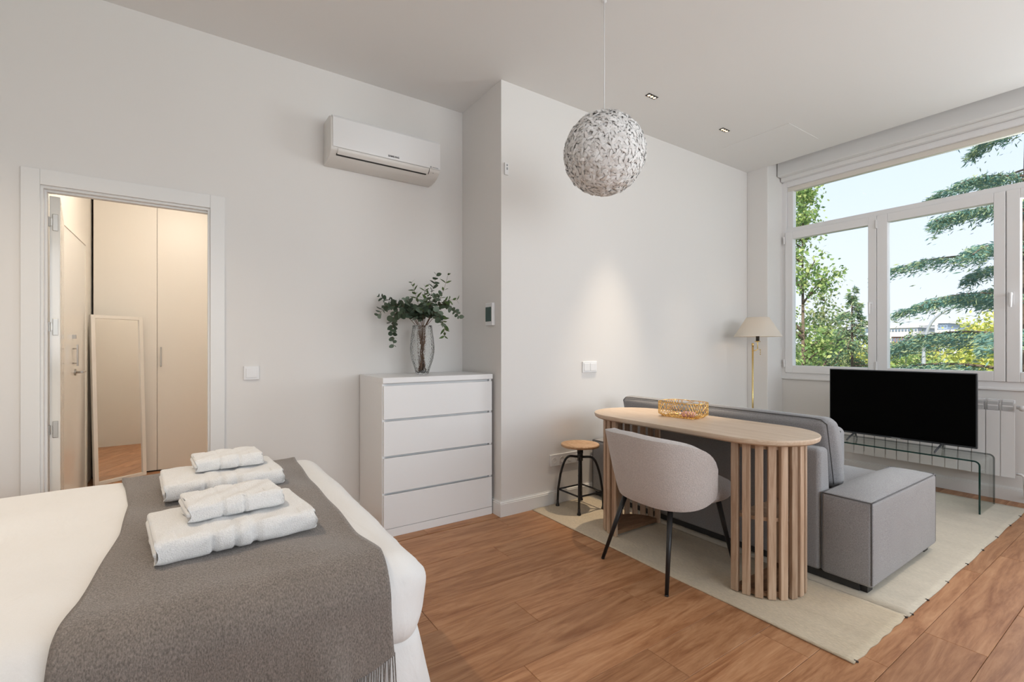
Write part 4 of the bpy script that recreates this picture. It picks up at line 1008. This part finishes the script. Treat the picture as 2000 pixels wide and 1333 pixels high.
# tall broadleaf beside the window's hinge side
broadleaf((16, at(1570, 16), GZ_), 11.3, 1.05, 3.6, 6500, .13, 'leafA', 'slender tall tree with small bright leaves close to the pillar side of the window', nb=40, trunk_r=.10)
broadleaf((23.5, at(1612, 23.5), GZ_), 8.5, 1.6, 3.6, 5500, .16, 'leafC', 'olive green rounded tree behind the slender tall tree', nb=30, trunk_r=.14)
broadleaf((28, at(1640, 28), GZ_), 6.3, 1.9, 2.0, 6000, .16, 'leafC', 'low dark bushy tree below the young spruce', nb=22)
for k, (px, x, h, r_, mt, lab) in enumerate(((1745, 41, 6.2, 2.4, 'leafA', 'round green tree behind the street lamp'), (1790, 48, 6.0, 2.6, 'leafC', 'dull green tree behind the street lamp pole'), (1850, 29, 5.2, 1.5, 'leafA', 'low green tree in front of the glass-fronted building'),
                                             (1925, 24, 6.5, 2.0, 'leafB', 'yellow autumn tree under the cedar'), (1700, 34, 6.0, 2.4, 'leafB', 'yellow-green tree behind the young spruce'), (1968, 34, 7.6, 2.6, 'leafB', 'tall golden tree beside the cedar trunk'), (1908, 44, 7.3, 2.8, 'leafB', 'far golden tree in front of the pale blocks'), (1560, 48, 6.4, 3.2, 'leafC', 'far olive tree beyond the slender tree'), (2075, 38, 8.0, 2.8, 'leafA', 'green tree beyond the cedar'), (1650, 58, 6.6, 3.0, 'leafA', 'far green tree between the spruce and the slender tree'))):
    broadleaf((x, at(px, x), GZ_), h, r_, 1.2, 6500, .21, mt, lab, nb=30)
for k in (0, 1, 2, 3, 4, 8, 9, 10, 11):   # tree line closing the far side of the park
    xx = 76 + (k % 3) * 4; broadleaf((xx, 52 - k * 7.5, GZ_), 7.0 + (k % 4) * .5, 3.4, .8, 2600, .55, ('leafC', 'leafA')[k % 2], 'distant round tree in the tree line across the park', group='far tree line', nb=14, trunk_r=.2, name='distant_tree')
def conifer(loc, h, tiers, reach, z0, mat, label, size, per, droop, name, azim=None, up=.12, trunk_r=.2, seed=1, wid=.35):
    rs = np.random.default_rng(seed); t = thing(name, loc, 0, label, 'tree')
    MB().tube([(0, 0, 0), (.02, 0, h * .5), (0, 0, h)], [trunk_r, trunk_r * .6, .02], 9).build('trunk', 'bark', t, True)
    Cs = []; Ds = []
    for k in range(tiers):
        f = k / (tiers - 1); z = z0 + (h - z0) * f; L0 = reach * (1 - f) ** .75 + .15
        for q in range(azim):
            an = 2 * PI * (q + .37 * k) / azim + rs.uniform(-.25, .25); L = L0 * rs.uniform(.7, 1.05)
            d = Vector((math.cos(an), math.sin(an), 0)); zz = z + rs.uniform(-.25, .25)
            pts = bez((0, 0, zz), d * L * .4 + Vector((0, 0, zz + L * up)), d * L * .7 + Vector((0, 0, zz + L * up * .8)), d * L + Vector((0, 0, zz - L * droop)), 10)
            b = MB(); b.tube(pts, [max(.012, .05 * L / reach * (1 - i / 11)) for i in range(11)], 5); b.build('branch', 'bark', t, True)
            # flat sprays of needles on either side, hanging a little
            P = np.array([list(p) for p in pts]); n = int(per * L / reach) + 20
            u = rs.uniform(.12, 1, n) ** .8 * 10; i = np.minimum(u.astype(int), 9); fr = (u - i)[:, None]
            base = P[i] * (1 - fr) + P[i + 1] * fr
            wv = np.array([-d.y, d.x, 0]); sd = rs.uniform(-1, 1, n); wd = (wid * L * (1 - u / 10 * .75) + .06)
            C = base + wv * (sd * wd)[:, None] + np.array(list(d)) * (np.abs(sd) * wd * .55)[:, None]
            C[:, 2] += rs.normal(size=n) * .03 - np.abs(sd) * wd * .22 - rs.exponential(.06, n)
            Cs.append(C); dd = np.array(list(d)) * .8 + wv * np.sign(sd)[:, None] * .6; dd[:, 2] = -.25; Ds.append(dd)
    C = np.concatenate(Cs); D = np.concatenate(Ds); V, F = leaf_cloud(C, size, .1, 2.2, D)
    tag(big_mesh('needles', V, F, mat, t), kind='stuff'); return t
conifer((14.5, at(2010, 14.5), GZ_), 13.5, 12, 3.7, 3.6, 'needle', 'large blue-green cedar with wide drooping branches outside the window', .058, 1900, .07, 'cedar_tree', 6, .10, .24, 3, .21)
conifer((19, at(1664, 19), GZ_), 8.0, 13, 2.0, 1.8, 'needle2', 'young spruce with drooping tips standing among the broadleaf trees', .085, 420, .30, 'young_spruce', 6, .10, .09, 5)
# street lamp
sl_ = thing('street_lamp', (24, at(1804, 24), GZ_), 0, 'grey street lamp with a long curved arm outside the window', 'street lamp')
dv = Vector((at(1880, 24) * 0, at(1890, 24) - at(1804, 24), 0)); tp = 1.19 + (679 - 598) / 920.2 * (24 * math.sin(YAW) + at(1850, 24) * math.cos(YAW)) - GZ_
m = MB(); pts = [Vector((0, 0, 0)), Vector((0, 0, tp - 2.2)), *bez((0, 0, tp - 1.9), (0, 0, tp - .7), dv * .25 + Vector((0, 0, tp - .25)), dv * .8 + Vector((0, 0, tp - .02)), 10)]
m.tube(pts, [.10, .075] + [.06 - .002 * i for i in range(11)], 10); m.build('pole', plain('lamp_grey', (.42, .45, .50), .4, .3), sl_, True)
m = MB(); m.tube([dv * .74 + Vector((0, 0, tp - .04)), dv * .85 + Vector((0, 0, tp + .0)), dv * 1.0 + Vector((0, 0, tp + .03))], [.05, .14, .07], 10); m.build('lamp_head', plain('lamp_head_grey', (.6, .63, .68), .4), sl_, True)
# distant buildings
bpale = plain('pale_render', (.72, .70, .68), .8); bbrick = plain('brick_red', (.42, .20, .16), .8); bblue = plain('blue_cladding', (.30, .38, .52), .5); bglass = plain('dark_glazing', (.16, .21, .28), .3)
def block(px0, px1, v0, v1, x, mat, label, floors=2, bays=6, depth=18, name='distant_block', win=True):
    ya, yb = at(px1, x), at(px0, x); dpt = lambda y: x * math.sin(YAW) + y * math.cos(YAW); dm = dpt((ya + yb) / 2)
    zt_ = 1.19 + (679 - v0) / 920.2 * dm; zb = GZ_
    t = thing(name, (x, (ya + yb) / 2, zb), 0, label, 'building'); hw_ = (yb - ya) / 2; H_ = zt_ - zb; zlow = 1.19 + (679 - v1) / 920.2 * dm - zb
    MB().box(0, depth, -hw_, hw_, 0, H_).build('wall', mat, t); MB().box(-.3, depth + .3, -hw_ - .3, hw_ + .3, H_, H_ + .5).build('roof', bpale, t)
    if win:
        fh = (H_ - zlow) / floors
        for f in range(floors):
            for k in range(bays):
                w_ = 2 * hw_ / bays; y0 = -hw_ + k * w_; z0 = zlow + f * fh
                wd = MB().box(-.10, .0, y0 + w_ * .16, y0 + w_ * .84, z0 + fh * .25, z0 + fh * .8).build('window', bglass, t)
    return t
block(1735, 1792, 641, 668, 130, bpale, 'pale long office block on the far horizon beside the lamp', 3, 9)
block(1780, 1840, 636, 668, 150, plain('grey_render', (.55, .57, .62), .8), 'grey taller office block on the far horizon', 3, 8)
block(1832, 1850, 632, 660, 125, bblue, 'small dark blue tower block on the far horizon', 3, 3)
block(1836, 1868, 650, 672, 110, plain('light_blue_render', (.50, .60, .72), .7), 'light blue low building beyond the golden trees', 2, 5)
block(1741, 1768, 658, 672, 100, bbrick, 'low red brick building beyond the trees', 1, 5)
block(1856, 1896, 697, 730, 50, plain('white_frame', (.72, .76, .82), .5), 'white framed glass-fronted building low between the trees', 3, 6, 12)
block(1668, 1705, 640, 690, 90, plain('blue_grey_render', (.50, .60, .68), .6), 'blue-grey building behind the young spruce', 4, 5, 6)
block(1985, 2060, 600, 720, 70, bpale, 'cream apartment building beyond the cedar trunk', 6, 8)
an = thing('antenna_mast', (130, at(1828, 130), GZ_), 0, 'thin antenna mast rising above the far office blocks', 'mast')
MB().tube([(0, 0, 0), (0, 0, 16.2)], .22, 6).build('mast', bpale, an)
MB().tube([(0, -1.2, 15.0), (0, 1.2, 15.0)], .08, 5).build('crossbar', bpale, an)
